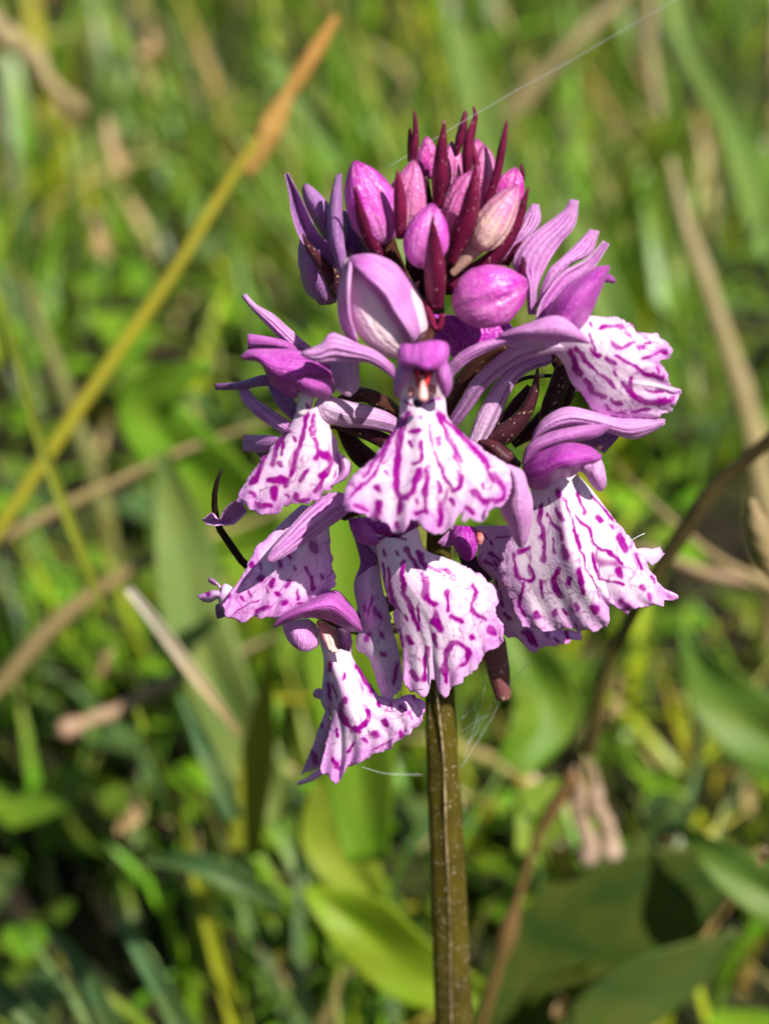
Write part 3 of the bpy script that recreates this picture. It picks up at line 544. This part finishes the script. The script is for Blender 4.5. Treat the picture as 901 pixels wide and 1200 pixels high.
# --- upper left flower
f = flower(370, 450, .8, 'flower on the upper left, its lip pointing down left')
patch('sepal', f, PT, 'C 640,400 480,260 400,190 300,135 240,68', 'C 600,440 480,375 380,275 290,175 215,88', d=(.75, .6), cup=.08, tone=(.25, .2), veins=.012)
patch('hood', f, M['hood'], 'C 700,420 560,400 480,350 350,320 250,305', 'C 700,480 560,430 400,395 250,398', d=(.8, .8), cup=.12, tone=(.55, .3))
patch('hood', f, M['hood'], 'C 720,460 600,420 510,395 400,392 260,400 205,440', 'C 760,600 600,610 540,685 470,660 390,600 330,480 240,460', d=(.95, .95), cup=.30, tone=(.7, .5), n=(34, 40))
patch('hood', f, M['hood'], 'C 530,590 560,640 620,670 710,692', 'C 600,560 700,575 750,600 765,640', d=(1.28, 1.12), cup=.12, tone=(.7, .4))
patch('petal', f, PT, 'Z 463,446 447,433 430,425 410,424.5 390,424.5 370,424 352,416', 'Z 461,428 440,411 418,402 402,394 388,390 376,403 354,412', d=(1.35, 1.45), cup=.10, tone=(.35, .2), veins=.015)
patch('petal', f, SPR, 'C 720,470 740,540 760,620 830,672', 'C 900,460 905,540 905,620 850,675', d=(.75, .9), cup=.10, tone=(.2, .2))
patch('sepal', f, PS, 'C 385,545 330,548 200,588 58,598', 'C 390,615 330,615 200,632 62,634', d=(.85, .5), cup=.06, tone=(.5, .2))
patch('sepal', f, PS, 'C 355,560 390,660 440,740 530,830', 'C 410,580 470,650 530,700 560,780', d=(.8, .95), cup=.06, tone=(.6, .6))
patch('sepal', f, PT, 'C 470,900 300,785 212,680 200,600', 'C 510,830 380,740 285,670 245,595', d=(1.0, .6), cup=.08, tone=(.3, .15), veins=.01)
patch('sepal', f, PT, 'C 460,925 400,900 300,898 225,900', 'C 420,970 350,1000 290,1000 220,990', d=(1.0, .6), cup=.07, tone=(.35, .1))
patch('sepal', f, PS, 'C 440,925 350,985 290,998', 'C 430,960 380,1010 330,1035', d=(.95, .65), cup=.04, tone=(.8, .8))
ST1 = [('D 655,80 630,180 600,290 575,400 560,435', 16), ('D 690,85 685,180 710,280 700,330', 16), ('D 710,290 775,340 765,400 730,460 705,510', 18), ('D 545,185 490,260 455,370', 17), ('D 520,250 515,310', 10),
       ('D 415,320 370,410 330,480', 16), ('D 430,460 520,460 525,490', 20), ('D 500,380', 12), ('D 465,510 460,545', 24), ('D 340,540', 14), ('D 350,600 390,605 430,600', 15), ('D 640,410 605,470', 16), ('D 600,540 590,580 660,570', 13), ('D 540,550', 8), ('D 575,230', 8), ('D 560,100 530,160', 7)]
patch('lip', f, LP, 'D 590,60 540,150 500,200 400,320 320,420 245,550 235,590', 'D 790,10 778,140 830,250 850,340 850,420 800,490', top='D 690,40', bot='D 260,600 330,640 420,662 490,655 500,615 600,605 690,580 760,530', d=(1.0, 1.22), cup=.17, n=LN, strokes=ST1, pink=.05, teeth=1.6, ruffle=(.03, 6), ripple=(.03, 2), th=.03)
patch('lip_lobe', f, PT, 'D 300,650 220,720 130,727 50,722', 'D 245,575 200,600 155,645 135,690 90,655 38,695', d=(1.15, .9), cup=-.10, tone=(.55, .0), teeth=1.2)
patch('lip_lobe', f, LP, 'D 830,300 850,400 800,480 740,525', 'D 870,330 905,370 890,440 830,475', d=(1.15, 1.2), cup=.10, strokes=[], pink=.7, teeth=1)
tube('spur', f, SPR, 'Z 382,478 400,484 425,488 448,493 468,503', [16, 16, 14, 12, 9], (1.05, .5), (.0, .75))
tube('ovary', f, OV, 'Z 398,470 425,462 448,473 470,490', [5, 9, 9, 8], (.75, .3), (.5, .4), ridge=(.15, 4), twist=2)
blade('bract', f, DB, 'Z 470,528 440,512 410,503 385,500', [9, 9, 6, 1], (.4, .85), .05, tone=(.3, .9))
blade('bract', f, DB, 'Z 445,550 420,530 404,508 392,490', [12, 13, 9, 2], (.25, .5), .05, tone=(.05, .1))
tube('column', f, M['throat_white'], 'C 590,650 590,700 570,760', [10, 9, 7], (1.05, 1.08), n=10)
patch('dark_throat', f, M['throat_shade'], 'C 590,715 595,750', 'C 622,700 620,740', d=(1.36, 1.36), cup=.03, n=(8, 8))

# --- lower left flower
f = flower(330, 660, .7, 'flower on the lower left with a broad petal across its lip')
ST2 = [('K 405,500', 18), ('K 475,500 470,530', 14), ('K 360,410', 16), ('K 410,420', 12), ('K 530,400', 14), ('K 570,360', 12), ('K 670,420 695,490 715,550', 13), ('K 700,290 720,330', 20), ('K 540,640 550,630', 16), ('K 380,680 440,660', 14), ('K 340,570', 10),
       ('K 500,580', 10), ('K 610,550 615,600', 9), ('K 580,500 550,530', 9), ('K 250,685 320,645 400,605', 5), ('K 220,590 190,630', 12), ('K 630,640', 10), ('K 450,560', 7), ('K 290,600', 8), ('K 760,470', 9), ('K 600,430', 7)]
patch('lip', f, LP, 'K 640,60 540,150 450,240 365,340 300,450 240,560 185,640', 'K 800,120 805,230 820,330 830,420 838,540', top='K 740,80', bot='K 190,700 250,722 300,748 350,722 400,722 480,715 540,705 600,682 690,622 780,602', d=(.85, 1.2), cup=.15, n=LN, strokes=ST2, pink=.45, teeth=1.6, ruffle=(.03, 7), ripple=(.03, 2), th=.03)
patch('petal', f, PT, 'K 780,-10 720,40 640,115 540,230 470,310 436,370', 'K 930,90 860,150 800,190 680,272 560,352 470,398', top='K 900,0', bot='K 442,392', d=(1.15, 1.5), cup=.12, tone=(.5, .2), veins=.02)
patch('lip_lobe', f, LP, 'K 240,540 190,520 175,555 120,560 30,590', 'K 200,690 165,650 155,610 110,628 50,622', d=(1.05, .9), cup=.08, strokes=[('K 100,580', 15)], pink=.6, teeth=1.5, n=(40, 40))
patch('lip_lobe', f, PT, 'K 185,560 160,530 130,525 95,505', 'K 160,540 140,510 120,490 98,487', d=(.95, .8), cup=.05, tone=(.1, 0))
patch('lip_lobe', f, PS, 'K 200,640 145,640 140,680 150,725', 'K 230,700 200,710 185,715 165,722', d=(.98, .9), cup=.03, tone=(.4, .6))
tube('ovary', f, OV, 'Z 405,598 430,590 470,575', [12, 10, 8], (.8, .3), (.5, .3), ridge=(.12, 4))

# --- lowest flower
f = flower(390, 760, .9, 'lowest flower, its ragged lip hanging left of the stem')
ST3 = [('L 440,460 490,540 520,590', 20), ('L 370,650 360,720 400,790 450,810 500,760 500,710', 16), ('L 440,800 460,830', 16), ('L 330,820 335,860', 10), ('L 600,780', 16), ('L 550,850', 14), ('L 700,690 760,760', 10), ('L 690,850', 14), ('L 480,880', 10),
       ('L 360,490 355,520', 7), ('L 290,440 285,470', 12), ('L 410,1030', 14), ('L 300,1000 330,1050', 12), ('L 650,880 540,935', 6), ('L 310,560 330,640', 6), ('L 430,900 400,960', 6), ('L 640,700', 9), ('L 570,680', 8), ('L 770,640', 9), ('L 380,650', 14)]
patch('lip', f, LP, 'L 205,225 232,330 262,450 290,560 295,680 285,800 250,950 230,1060', 'L 415,300 410,390 465,480 560,620 650,645 750,620 832,660 825,740', top='L 310,300', bot='L 240,1085 300,1120 322,1142 378,1058 395,1045 440,1030 500,990 560,970 600,950 660,915 700,885 790,810', d=(.95, 1.25), cup=.2, n=LN, strokes=ST3, pink=.25, teeth=1.8, ruffle=(.04, 7), ripple=(.035, 2.5), th=.03)
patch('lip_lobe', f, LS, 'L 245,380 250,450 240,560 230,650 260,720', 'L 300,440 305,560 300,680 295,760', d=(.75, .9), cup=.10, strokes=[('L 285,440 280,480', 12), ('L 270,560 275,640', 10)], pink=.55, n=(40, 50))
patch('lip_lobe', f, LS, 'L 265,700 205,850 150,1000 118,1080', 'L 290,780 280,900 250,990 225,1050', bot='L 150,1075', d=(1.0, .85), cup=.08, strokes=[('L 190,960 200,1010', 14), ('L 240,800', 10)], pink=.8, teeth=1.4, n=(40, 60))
patch('lip_lobe', f, LP, 'L 240,1040 190,1075 150,1110 90,1132', 'L 235,1090 210,1110 150,1135 95,1150', d=(.85, .75), cup=.05, strokes=[], pink=.7, teeth=1.2, n=(24, 30))
patch('lip_lobe', f, PT, 'L 245,620 225,585 200,590 185,620', 'L 240,650 220,645 205,640 188,630', d=(.85, .8), cup=.05, tone=(.1, 0))
patch('hood', f, M['hood'], 'L 470,250 400,248 330,212 230,175 120,172 40,195 -45,228', 'L 468,235 440,145 380,60 320,8 240,30 100,100 0,155 -48,215', d=(1.1, 1.35), cup=.34, tone=(.35, .45), n=(36, 46))
patch('sepal', f, PT, 'L 150,175 60,188 10,205 30,290 75,342', 'L 205,215 215,290 218,330 160,368', bot='L 110,362', d=(1.0, 1.25), cup=.22, tone=(.4, .2), n=(28, 34))
for pth_, w_ in (('L 215,195 245,235 275,300 285,350', 5), ('L 250,205 275,250 300,310 300,360', 6), ('L 285,225 305,270 322,320 318,365', 5)): tube('column', f, M['column'], pth_, [w_*.5, w_, w_*1.2, w_*.6], (1.15, 1.3), (.2, .9), ridge=(.2, 4), n=14)
patch('dark_throat', f, M['throat_shade'], 'L 310,215 320,280 320,345', 'L 400,245 410,290 400,370', d=(1.30, 1.30), cup=.05, n=(10, 12))  # hollow beside the column, its shade painted as a dark patch
tube('ovary', f, OV, 'L 440,200 560,120 700,60', [12, 11, 10], (.9, .2), (.4, .3), ridge=(.12, 4))

# --- flower half hidden behind the right lips
f = flower(570, 680, .6, 'shaded flower half hidden between the central and right lips')
ST4 = [('N 420,50 470,40', 8), ('N 380,140 430,200', 12), ('N 430,360 440,440', 10), ('N 490,520 460,490', 12), ('N 570,600 620,650', 20), ('N 710,620', 16), ('N 820,620', 14), ('N 410,320', 12), ('N 380,80', 7), ('N 350,40', 6), ('N 400,200', 8), ('N 350,190 420,230', 9), ('N 520,450', 10), ('N 640,660', 12), ('N 760,650', 12)]
patch('lip', f, LP, 'N 290,-20 310,100 300,190 390,300 395,480 465,630', 'N 560,-20 560,200 640,400 740,560 900,600', bot='N 540,650 590,690 625,722 660,692 700,690 800,682 850,650 900,648', d=(.5, .75), cup=.15, n=LN, strokes=ST4, pink=.45, teeth=1.6, th=.03)
patch('hood', f, M['hood'], 'N 290,-10 300,60 300,110 275,170', 'N 160,-20 140,60 195,165', bot='N 240,188', d=(.85, .95), cup=.16, tone=(.95, .8))
patch('petal', f, PT, 'N 160,-20 100,40 62,80', 'N 170,60 140,100 90,105', d=(.8, .85), cup=.05, tone=(.5, .3))
patch('bract', f, M['throat_shade'], 'N 180,120 200,200 300,330', 'N 300,170 370,200 380,300', d=(.45, .45), cup=.05, n=(10, 12))  # dark sheet painted for the shaded gap here, no real bract
tube('column', f, M['column'], 'N 305,20 312,60 310,80', [3, 5, 3], (.95, .95), (.1, .3), n=8)
tube('spur', f, M['stub'], 'N 395,660 415,800 445,975', [13, 13, 9], (.35, .45), (.9, .6), ridge=(.08, 5), n=20)  # this tube is the brownish bract stub

# --- lower middle flower
f = flower(480, 700, 1.2, 'flower just under the central one, its wide lip above the stem')
ST5 = [('M 335,220 390,330 440,410 440,490 490,540', 18), ('M 390,230 430,310 520,350 600,375', 16), ('M 560,370 600,380', 24), ('M 315,290 315,430 350,540 380,620 415,680', 15), ('M 400,560 410,640', 10), ('M 500,600 515,680', 24), ('M 490,720 510,780', 12), ('M 570,470 580,560', 15), ('M 600,600 650,640', 16), ('M 710,430 740,480 700,560 790,630', 13),
       ('M 830,700', 26), ('M 715,740', 12), ('M 560,990 550,880 580,800 630,760 690,820 690,870 660,895', 16), ('M 360,745', 22), ('M 455,790 440,900 430,970', 14), ('M 350,930 400,970', 11), ('M 290,690 310,780', 8), ('M 335,620', 8), ('M 230,340 240,420 255,550', 12), ('M 190,300 215,450', 8), ('M 170,160 230,130 320,150', 8), ('M 270,240', 10), ('M 200,235', 8)]
patch('lip', f, LP, 'M 140,130 160,200 180,330 210,450 255,580 285,720 310,850 308,985', 'M 395,90 440,220 560,270 700,330 800,400 858,490 850,590 892,660 902,745', top='M 260,150', bot='M 325,1025 440,1088 465,1040 470,980 500,985 520,1050 562,1088 600,1030 680,980 760,880 800,812 850,795', d=(1.25, 1.45), cup=.22, n=LN, strokes=ST5, pink=.03, teeth=1.6, ruffle=(.03, 7), ripple=(.03, 2), th=.03)
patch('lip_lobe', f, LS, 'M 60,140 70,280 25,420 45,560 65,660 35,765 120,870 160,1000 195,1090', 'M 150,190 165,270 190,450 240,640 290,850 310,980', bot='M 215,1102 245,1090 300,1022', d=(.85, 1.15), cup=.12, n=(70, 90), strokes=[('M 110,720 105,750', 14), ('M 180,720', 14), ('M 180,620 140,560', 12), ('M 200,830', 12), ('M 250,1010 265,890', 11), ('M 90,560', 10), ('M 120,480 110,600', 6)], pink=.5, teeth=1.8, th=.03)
patch('hood', f, M['hood'], 'M 5,60 20,140 60,180 140,200', 'M 60,20 110,80 200,150 330,160', d=(1.2, 1.25), cup=.10, tone=(.7, .4))
patch('hood', f, M['hood'], 'M -10,40 90,30 230,40 400,40', 'M 10,110 90,150 230,150 390,120', d=(1.05, 1.1), cup=.10, tone=(.8, .8))
patch('sepal', f, PS, 'M 20,120 40,200 60,300 20,440', 'M 60,160 160,260 150,330 110,400', d=(.95, .95), cup=.06, tone=(.8, .8))
tube('spur', f, SPR, 'M 200,280 230,330 300,330 360,240', [4, 6, 9, 8], (1.0, .4), (.2, .6))
tube('ovary', f, OV, 'M 270,160 330,80 420,20', [10, 10, 9], (1.1, .3), (.4, .3))

# --- right middle flower
f = flower(670, 600, 1.0, 'flower on the right with the large two-winged lip')
ST6 = [('I 370,660 375,800 385,900 385,980', 14), ('I 440,760 490,810 500,870', 11), ('I 410,700 450,760', 6), ('I 510,900 520,960', 16), ('I 440,860 460,940', 8), ('I 470,690 500,740', 9), ('I 465,580 480,610', 14), ('I 325,665', 10), ('I 420,640', 6), ('I 220,950 230,1060 310,1090 320,1040 300,1010', 12), ('I 250,930 300,900', 10),
       ('J 165,530 150,610 180,690', 20), ('J 240,590 235,620', 14), ('J 215,440', 16), ('J 290,540 310,660', 15), ('J 65,600 70,690', 10), ('J 275,750', 16), ('J 385,770', 16), ('J 255,300 290,400', 10), ('J 40,790', 14), ('J 150,790', 14), ('J 215,775', 12), ('J 275,850', 10), ('J 280,90 320,210', 15), ('J 395,240', 15), ('J 370,110 470,240', 9), ('J 520,350 560,410', 20),
       ('J 360,440 400,570', 12), ('J 260,220 350,310 380,390 500,460 540,500', 10), ('J 520,550', 22), ('J 400,590 470,605 540,610', 10), ('J 540,720 580,760', 18), ('J 400,680', 9), ('J 620,450 650,540', 10), ('J 660,650', 11), ('J 700,700', 12), ('J 470,290', 10), ('N 560,300 550,450 570,500', 11), ('J 720,600', 8), ('I 500,620 555,790 600,950 640,1060 J 400,640', 5)]
patch('lip', f, LP, 'I 320,540 300,640 200,820 130,990 N 440,300 490,400 525,500 560,570', 'I 600,500 J 380,90 480,220 580,340 650,430 720,560 780,640 850,675', top='I 460,500', bot='N 640,585 740,604 J 220,880 300,890 400,892 460,862 468,800 470,740 510,752 572,797 612,770 680,757 750,745 785,752 800,722 870,700', d=(.95, 1.1), cup=.26, n=(150, 120), strokes=ST6, pink=.02, teeth=1.6, fold=.09, ruffle=(.03, 8), ripple=(.03, 2.5), th=.03)
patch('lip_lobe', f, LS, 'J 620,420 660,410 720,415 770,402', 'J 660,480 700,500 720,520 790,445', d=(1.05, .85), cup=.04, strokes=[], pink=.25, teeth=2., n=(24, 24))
patch('sepal', f, PT, 'Z 622,522 634,512 668,502 700,504 725,511 742,515 762,508 779,497', 'Z 622,518 630,498 645,484 665,476.5 690,481 720,489 755,489 779,491', d=(1.0, 1.0), cup=.22, tone=(.3, .15), veins=.015)
patch('petal', f, PT, 'I 268,440 340,365 450,320 560,290 700,262 775,205', 'I 262,400 290,310 400,240 560,200 690,183 775,184', d=(1.15, 1.2), cup=.12, tone=(.45, .45))
patch('petal', f, PS, 'I 560,280 690,330 740,355', 'I 560,230 720,230 850,235', d=(.95, .85), cup=.08, tone=(.95, .8))
patch('hood', f, M['hood'], 'I 285,540 330,572 400,562 470,505 540,497 600,460 690,405', 'I 265,430 335,362 440,315 530,293 650,315 725,368', bot='I 715,395', d=(1.2, 1.35), cup=.36, tone=(.9, .5), n=(34, 40))
patch('petal', f, PT, 'I 590,430 600,455 635,475 660,460', 'I 640,390 670,400 668,430', d=(1.45, 1.45), cup=.06, tone=(.3, .2))
patch('sepal', f, PT, 'I 620,460 650,520 690,570 725,580', 'I 690,385 725,400 750,500 748,550', d=(1.15, 1.15), cup=.12, tone=(.1, .1))
patch('column', f, M['throat_white'], 'I 485,480 490,600 540,660', 'I 590,480 580,600 560,655', d=(1.02, 1.1), cup=.05, n=(12, 16))
tube('column', f, M['column'], 'I 700,325 715,320 725,318', [2, 3, 1], (1.0, 1.0), (.5, .8), n=6)
tube('ovary', f, OV, 'Z 640,500 645,478 655,450 660,425 640,400', [9, 11, 11, 10, 8], (.75, .4), (.05, .1), ridge=(.1, 4))

# --- bracts between the stem and the right flowers
blade('bract', orchid, DB, 'F 640,540 560,490 480,420 400,390', [6, 12, 10, 3], (.95, .85), .10, tone=(.6, .7))
blade('bract', orchid, DB, 'F 430,420 560,340 660,240 725,110 750,-40', [7, 13, 9, 6, 1], (.8, .75), .08, tone=(.35, .5))
blade('bract', orchid, DB, 'F 480,350 580,250 640,160 700,60', [4, 10, 9, 3], (.5, .5), .05, tone=(.3, .3))
blade('bract', orchid, DB, 'Z 600,520 640,490 665,450 650,420', [6, 12, 12, 6], (.45, .5), .05, tone=(.0, .1))
tube('tendril', orchid, M['tendril'], 'F 560,90 610,45 700,10 860,0', [2.5, 2.5, 2.5, 2], (.5, .4), n=16, ns=8)
blade('bract', orchid, M['tendril'], 'Z 505,728,.05 420,738,.15 345,702,.25 D 290,960 235,890 180,810 130,730 108,620 115,500 150,398', [6, 6, 6, 5.5, 4, 3.3, 3.2, 2.6, 1], (.05, .75), .05, th=.04, tone=(.6, .2))

# --- upper right flower
f = flower(660, 400, .9, 'flower on the upper right with raised sepals and a lip turned right')
ST7 = [('H 150,310 180,390 200,430', 19), ('H 180,290 280,400 350,460 390,520', 12), ('H 230,460 290,540 340,570', 13), ('H 370,580 440,620', 11), ('H 355,625', 10), ('H 270,290 310,340', 9), ('H 350,350 400,375', 12), ('H 440,490 500,560 570,600 680,600 740,580', 17), ('H 490,460 480,540', 13), ('H 320,180 400,165 450,190 490,220', 12),
       ('H 380,230 410,280 500,265 600,260', 13), ('H 560,350 620,330 700,315', 15), ('H 410,330 500,390 580,440 680,460', 11), ('H 580,530 670,550', 10), ('H 510,655 600,645', 9), ('H 640,410 650,440', 8), ('H 270,150', 8), ('H 560,280', 14), ('H 400,430', 9), ('H 400,660 450,670', 6), ('H 540,300', 9), ('H 290,300 260,200', 5)]
patch('lip', f, LP, 'H 0,290 60,330 105,390 150,500 220,572 270,650 400,695 520,702 640,708', 'H 190,190 230,110 330,108 420,120 500,150 520,185 620,202 700,278', top='H 80,250', bot='H 700,680 745,635 778,532 738,552 722,480 692,405 672,362 722,350 738,300', d=(.95, 1.05), cup=.18, n=LN, strokes=ST7, pink=.04, teeth=1.6, ruffle=(.03, 6), ripple=(.03, 2), th=.03)
patch('sepal', f, PT, 'G 10,450 40,400 110,290 170,170 215,92', 'G 60,450 150,325 230,260 268,190 258,98', d=(.35, .3), cup=.08, tone=(.3, .15), veins=.01)
patch('sepal', f, PT, 'G 195,740 175,560 105,450 155,330 255,240 400,132 440,66', 'G 240,740 245,600 300,460 385,325 465,225 490,75', d=(.75, .65), cup=.10, tone=(.3, .2), veins=.009, n=(40, 40))
patch('sepal', f, PT, 'G 240,700 300,500 400,400 500,300 555,242', 'G 270,680 340,570 450,445 560,390 612,255', d=(.7, .6), cup=.10, tone=(.3, .2), veins=.02)
patch('petal', f, PT, 'G 235,770 280,645 400,495 540,415 635,310', 'G 300,770 340,690 450,570 575,470 668,330', d=(.95, .8), cup=-.10, tone=(.65, .15), veins=.015)
patch('hood', f, M['hood'], 'G 300,780 360,640 460,550 580,470 668,455', 'G 430,830 490,835 550,760 620,600 672,470', d=(1.1, .9), cup=.28, tone=(.6, .55), n=(30, 36))
patch('petal', f, PT, 'G 640,520 670,510 705,545', 'G 640,550 670,555 705,557', d=(.85, .85), cup=.03, tone=(.8, .8))
patch('petal', f, PT, 'G 40,880 150,880 330,905 500,908 555,915', 'G 20,860 150,810 350,748 450,795 555,908', d=(1.15, 1.35), cup=.14, tone=(.3, .35))
patch('sepal', f, PT, 'Z 519,437 533,418 556,404 585,395 606,388 625,376', 'Z 523,450 540,432 560,418 590,405 614,398 628,380', d=(1.05, 1.2), cup=.07, tone=(.4, .35), veins=.015)
patch('hood', f, SPR, 'G 45,880 60,920 120,935 250,930', 'G 120,850 200,870 300,890 340,930', d=(1.0, 1.0), cup=.08, tone=(.2, .1))
tube('spur', f, SPR, 'Z 662,404 635,404 610,412 585,428 560,452 545,475 530,496', [10, 13, 11, 10, 10, 9, 7], (1.0, .75), (.1, .85))
tube('spur', f, SPR, 'Z 640,420 615,428 595,445 575,480 556,522', [8, 9, 11, 13, 10], (.65, .8), (.8, .05), ridge=(.06, 5))
tube('ovary', f, OV, 'Z 630,392 600,402 575,412 550,438 535,465 520,500', [7, 9, 9, 10, 10, 10], (.8, .4), (.6, .5), ridge=(.1, 4))
blade('bract', f, BR, 'G 60,450 100,390 130,340 165,318', [6, 5, 4, 1], (.5, .55), .03, tone=(.1, .1))
blade('bract', f, BR, 'G 155,520 160,470 165,440 160,402', [4, 5, 4, 1], (.85, .85), .03, tone=(.1, .1))

# --- central flower
patch('sepal', orchid, M['hood'], 'Z 500,368 498,392 515,412', 'Z 560,372 600,384 570,415', bot='Z 540,420', d=(.45, .6), cup=.08, tone=(.9, .8))
f = flower(495, 500, 1.6, 'central flower facing the viewer, with a wide patterned lip')
ST8 = [('E 385,420 350,600 330,720 320,840 350,910 400,900 430,820 460,760', 21), ('E 350,930 340,1000', 20), ('E 350,450 270,620 200,760 130,830 60,900', 12), ('E 250,640 150,770 120,800', 10), ('E 215,865', 20), ('E 85,955 150,985', 18), ('E 230,960 215,1010', 22), ('E 410,535 470,525', 12), ('E 415,600', 13), ('E 465,590 460,700 430,720', 13),
       ('E 510,690 495,850 500,1000', 14), ('E 430,1000 500,1000', 12), ('E 580,960 570,1070', 18), ('E 510,500 530,600 560,700 600,800 650,870', 11), ('E 560,430 610,540 660,640 695,740 690,850 650,880', 19), ('E 575,560 585,600', 16), ('E 560,830 570,880', 14), ('E 590,440 690,540 780,640 850,740 900,820', 14), ('E 770,880 800,920 830,930', 22), ('E 830,850', 14),
       ('E 640,930 660,960', 12), ('E 740,980 760,1010', 16), ('E 335,1070', 16), ('E 445,930', 10), ('E 270,770', 10), ('F 400,460 480,570 550,690 500,740', 18), ('F 370,680 400,710 450,740', 20), ('E 380,355 420,370', 8), ('E 520,360 570,335', 8), ('E 470,450', 10), ('E 660,690 690,760', 22), ('E 325,760 330,860', 22)]
patch('lip', f, LP, 'E 370,230 348,340 335,465 270,570 180,690 60,790 30,840 12,950 22,1002', 'E 575,235 605,340 622,445 700,530 790,600 900,680 F 560,520 595,600 590,680 548,762', top='E 470,300', bot='E 90,1000 200,1050 278,1072 300,1120 340,1132 390,1082 400,1045 500,1110 570,1132 640,1080 690,1000 708,1062 730,1062 737,1030 780,1058 840,1055 850,1010', d=(1.45, 1.95), cup=.2, n=(150, 130), strokes=ST8, pink=.0, teeth=1.4, ruffle=(.035, 7), ripple=(.03, 2), th=.03)
patch('lip_lobe', f, PT, 'F 560,520 570,690 530,775 580,880 600,940 640,1010', 'F 590,530 660,560 690,640 722,760 690,960 660,1012', d=(1.65, 1.5), cup=.22, tone=(.05, .35), n=(40, 50))
patch('hood', f, M['hood'], 'E 330,90 345,165 420,150 480,165', 'E 632,60 620,120 560,162 500,168', top='E 350,25 420,20 520,0 610,10', d=(1.6, 1.95), cup=.22, tone=(.45, .75), n=(36, 30))
patch('petal', f, PT, 'E 335,140 312,200 308,270 318,332', 'E 420,160 410,200 370,260 335,325', d=(1.75, 1.75), cup=.08, tone=(.5, .15))
patch('petal', f, PT, 'E 545,155 555,230 585,300 608,330', 'E 618,110 645,190 647,260 622,325', d=(1.75, 1.75), cup=.10, tone=(.75, .6))
patch('dark_throat', f, M['throat_shade'], 'E 410,160 430,210 440,270', 'E 550,160 530,210 510,270', d=(1.76, 1.68), cup=.02, n=(14, 14))  # shade of the cavity painted as a dark patch
patch('dark_throat', f, M['throat_shade'], 'E 415,340 425,380 460,388', 'E 505,345 500,370 480,386', d=(1.80, 1.82), cup=.03, n=(14, 12))  # throat hole painted as a dark patch on the lip
patch('column', f, M['throat_white'], 'E 395,150 372,240 350,345', 'E 560,150 590,240 604,345', d=(1.60, 1.52), cup=.10, n=(20, 20), th=.03)
tube('column', f, M['anther_red'], 'E 445,185 455,230 462,280', [4, 3.6, 1.6], (1.78, 1.80), n=10)
tube('column', f, M['anther_red'], 'E 508,190 498,230 490,280', [4, 3.6, 1.6], (1.78, 1.80), n=10)
tube('pollinia', f, M['pollinia'], 'E 472,205 475,250 478,300 478,330', [2, 3, 5, 6], (1.80, 1.88), n=14)
for s in ('E 408,285 412,315', 'E 535,270 538,300'): tube('stigma_pad', f, M['column'], s, [4, 4], (1.72, 1.74), (.3, .5), n=6)
tube('ovary', f, OV, 'E 480,30 500,-40 520,-120', [10, 9, 8], (1.55, .5), (.4, .3))

# ------------------------------------------------------------------ spider silk and dew
def silk(path, hw, d, label, n=40):
    o = tube('silk_thread', None, M['silk'], path, hw, d, n=n, ns=5); tag(o, label, 'thread'); return o
silk('Z 455,196 560,132 670,70 790,0 880,-52', [.3, .3], (.2, 1.5), 'fine pale silk thread rising from the buds to the top right')
silk('Z 408,893 450,906 494,908', [.22, .22], (1.1, .1), 'fine silk thread from the lowest lip to the stem')
web = empty('spider_web', P(560, 850, .2)); tag(web, 'wisps of spider web between the stem and the bract stub', 'web')
for k, (pp, d0, d1) in enumerate([('541,866 560,845 583,820', .1, .42), ('541,878 562,852 586,812', .05, .4), ('540,900 560,868 580,835 587,808', .1, .4), ('541,858 556,846 572,838', .15, .3), ('543,890 556,850 566,815 572,775', .1, .5),
        ('560,862 572,846 588,818', .1, .45), ('575,822 600,800 618,772 625,750', .4, .7), ('590,806 606,790 622,776', .45, .6), ('541,842 553,830 566,812', .15, .3), ('548,872 558,858 562,836', .1, .2)]):
    tube('strand', web, M['silk'], 'Z '+pp, [.18+.09*(k % 3), .2, .16], (d0, d1), n=18, ns=5, knob=.5)
silk('Z 662,528 680,575 710,640 755,625', [.35, .35], (1., .7), 'loose silk thread hanging by the right lip', 20)
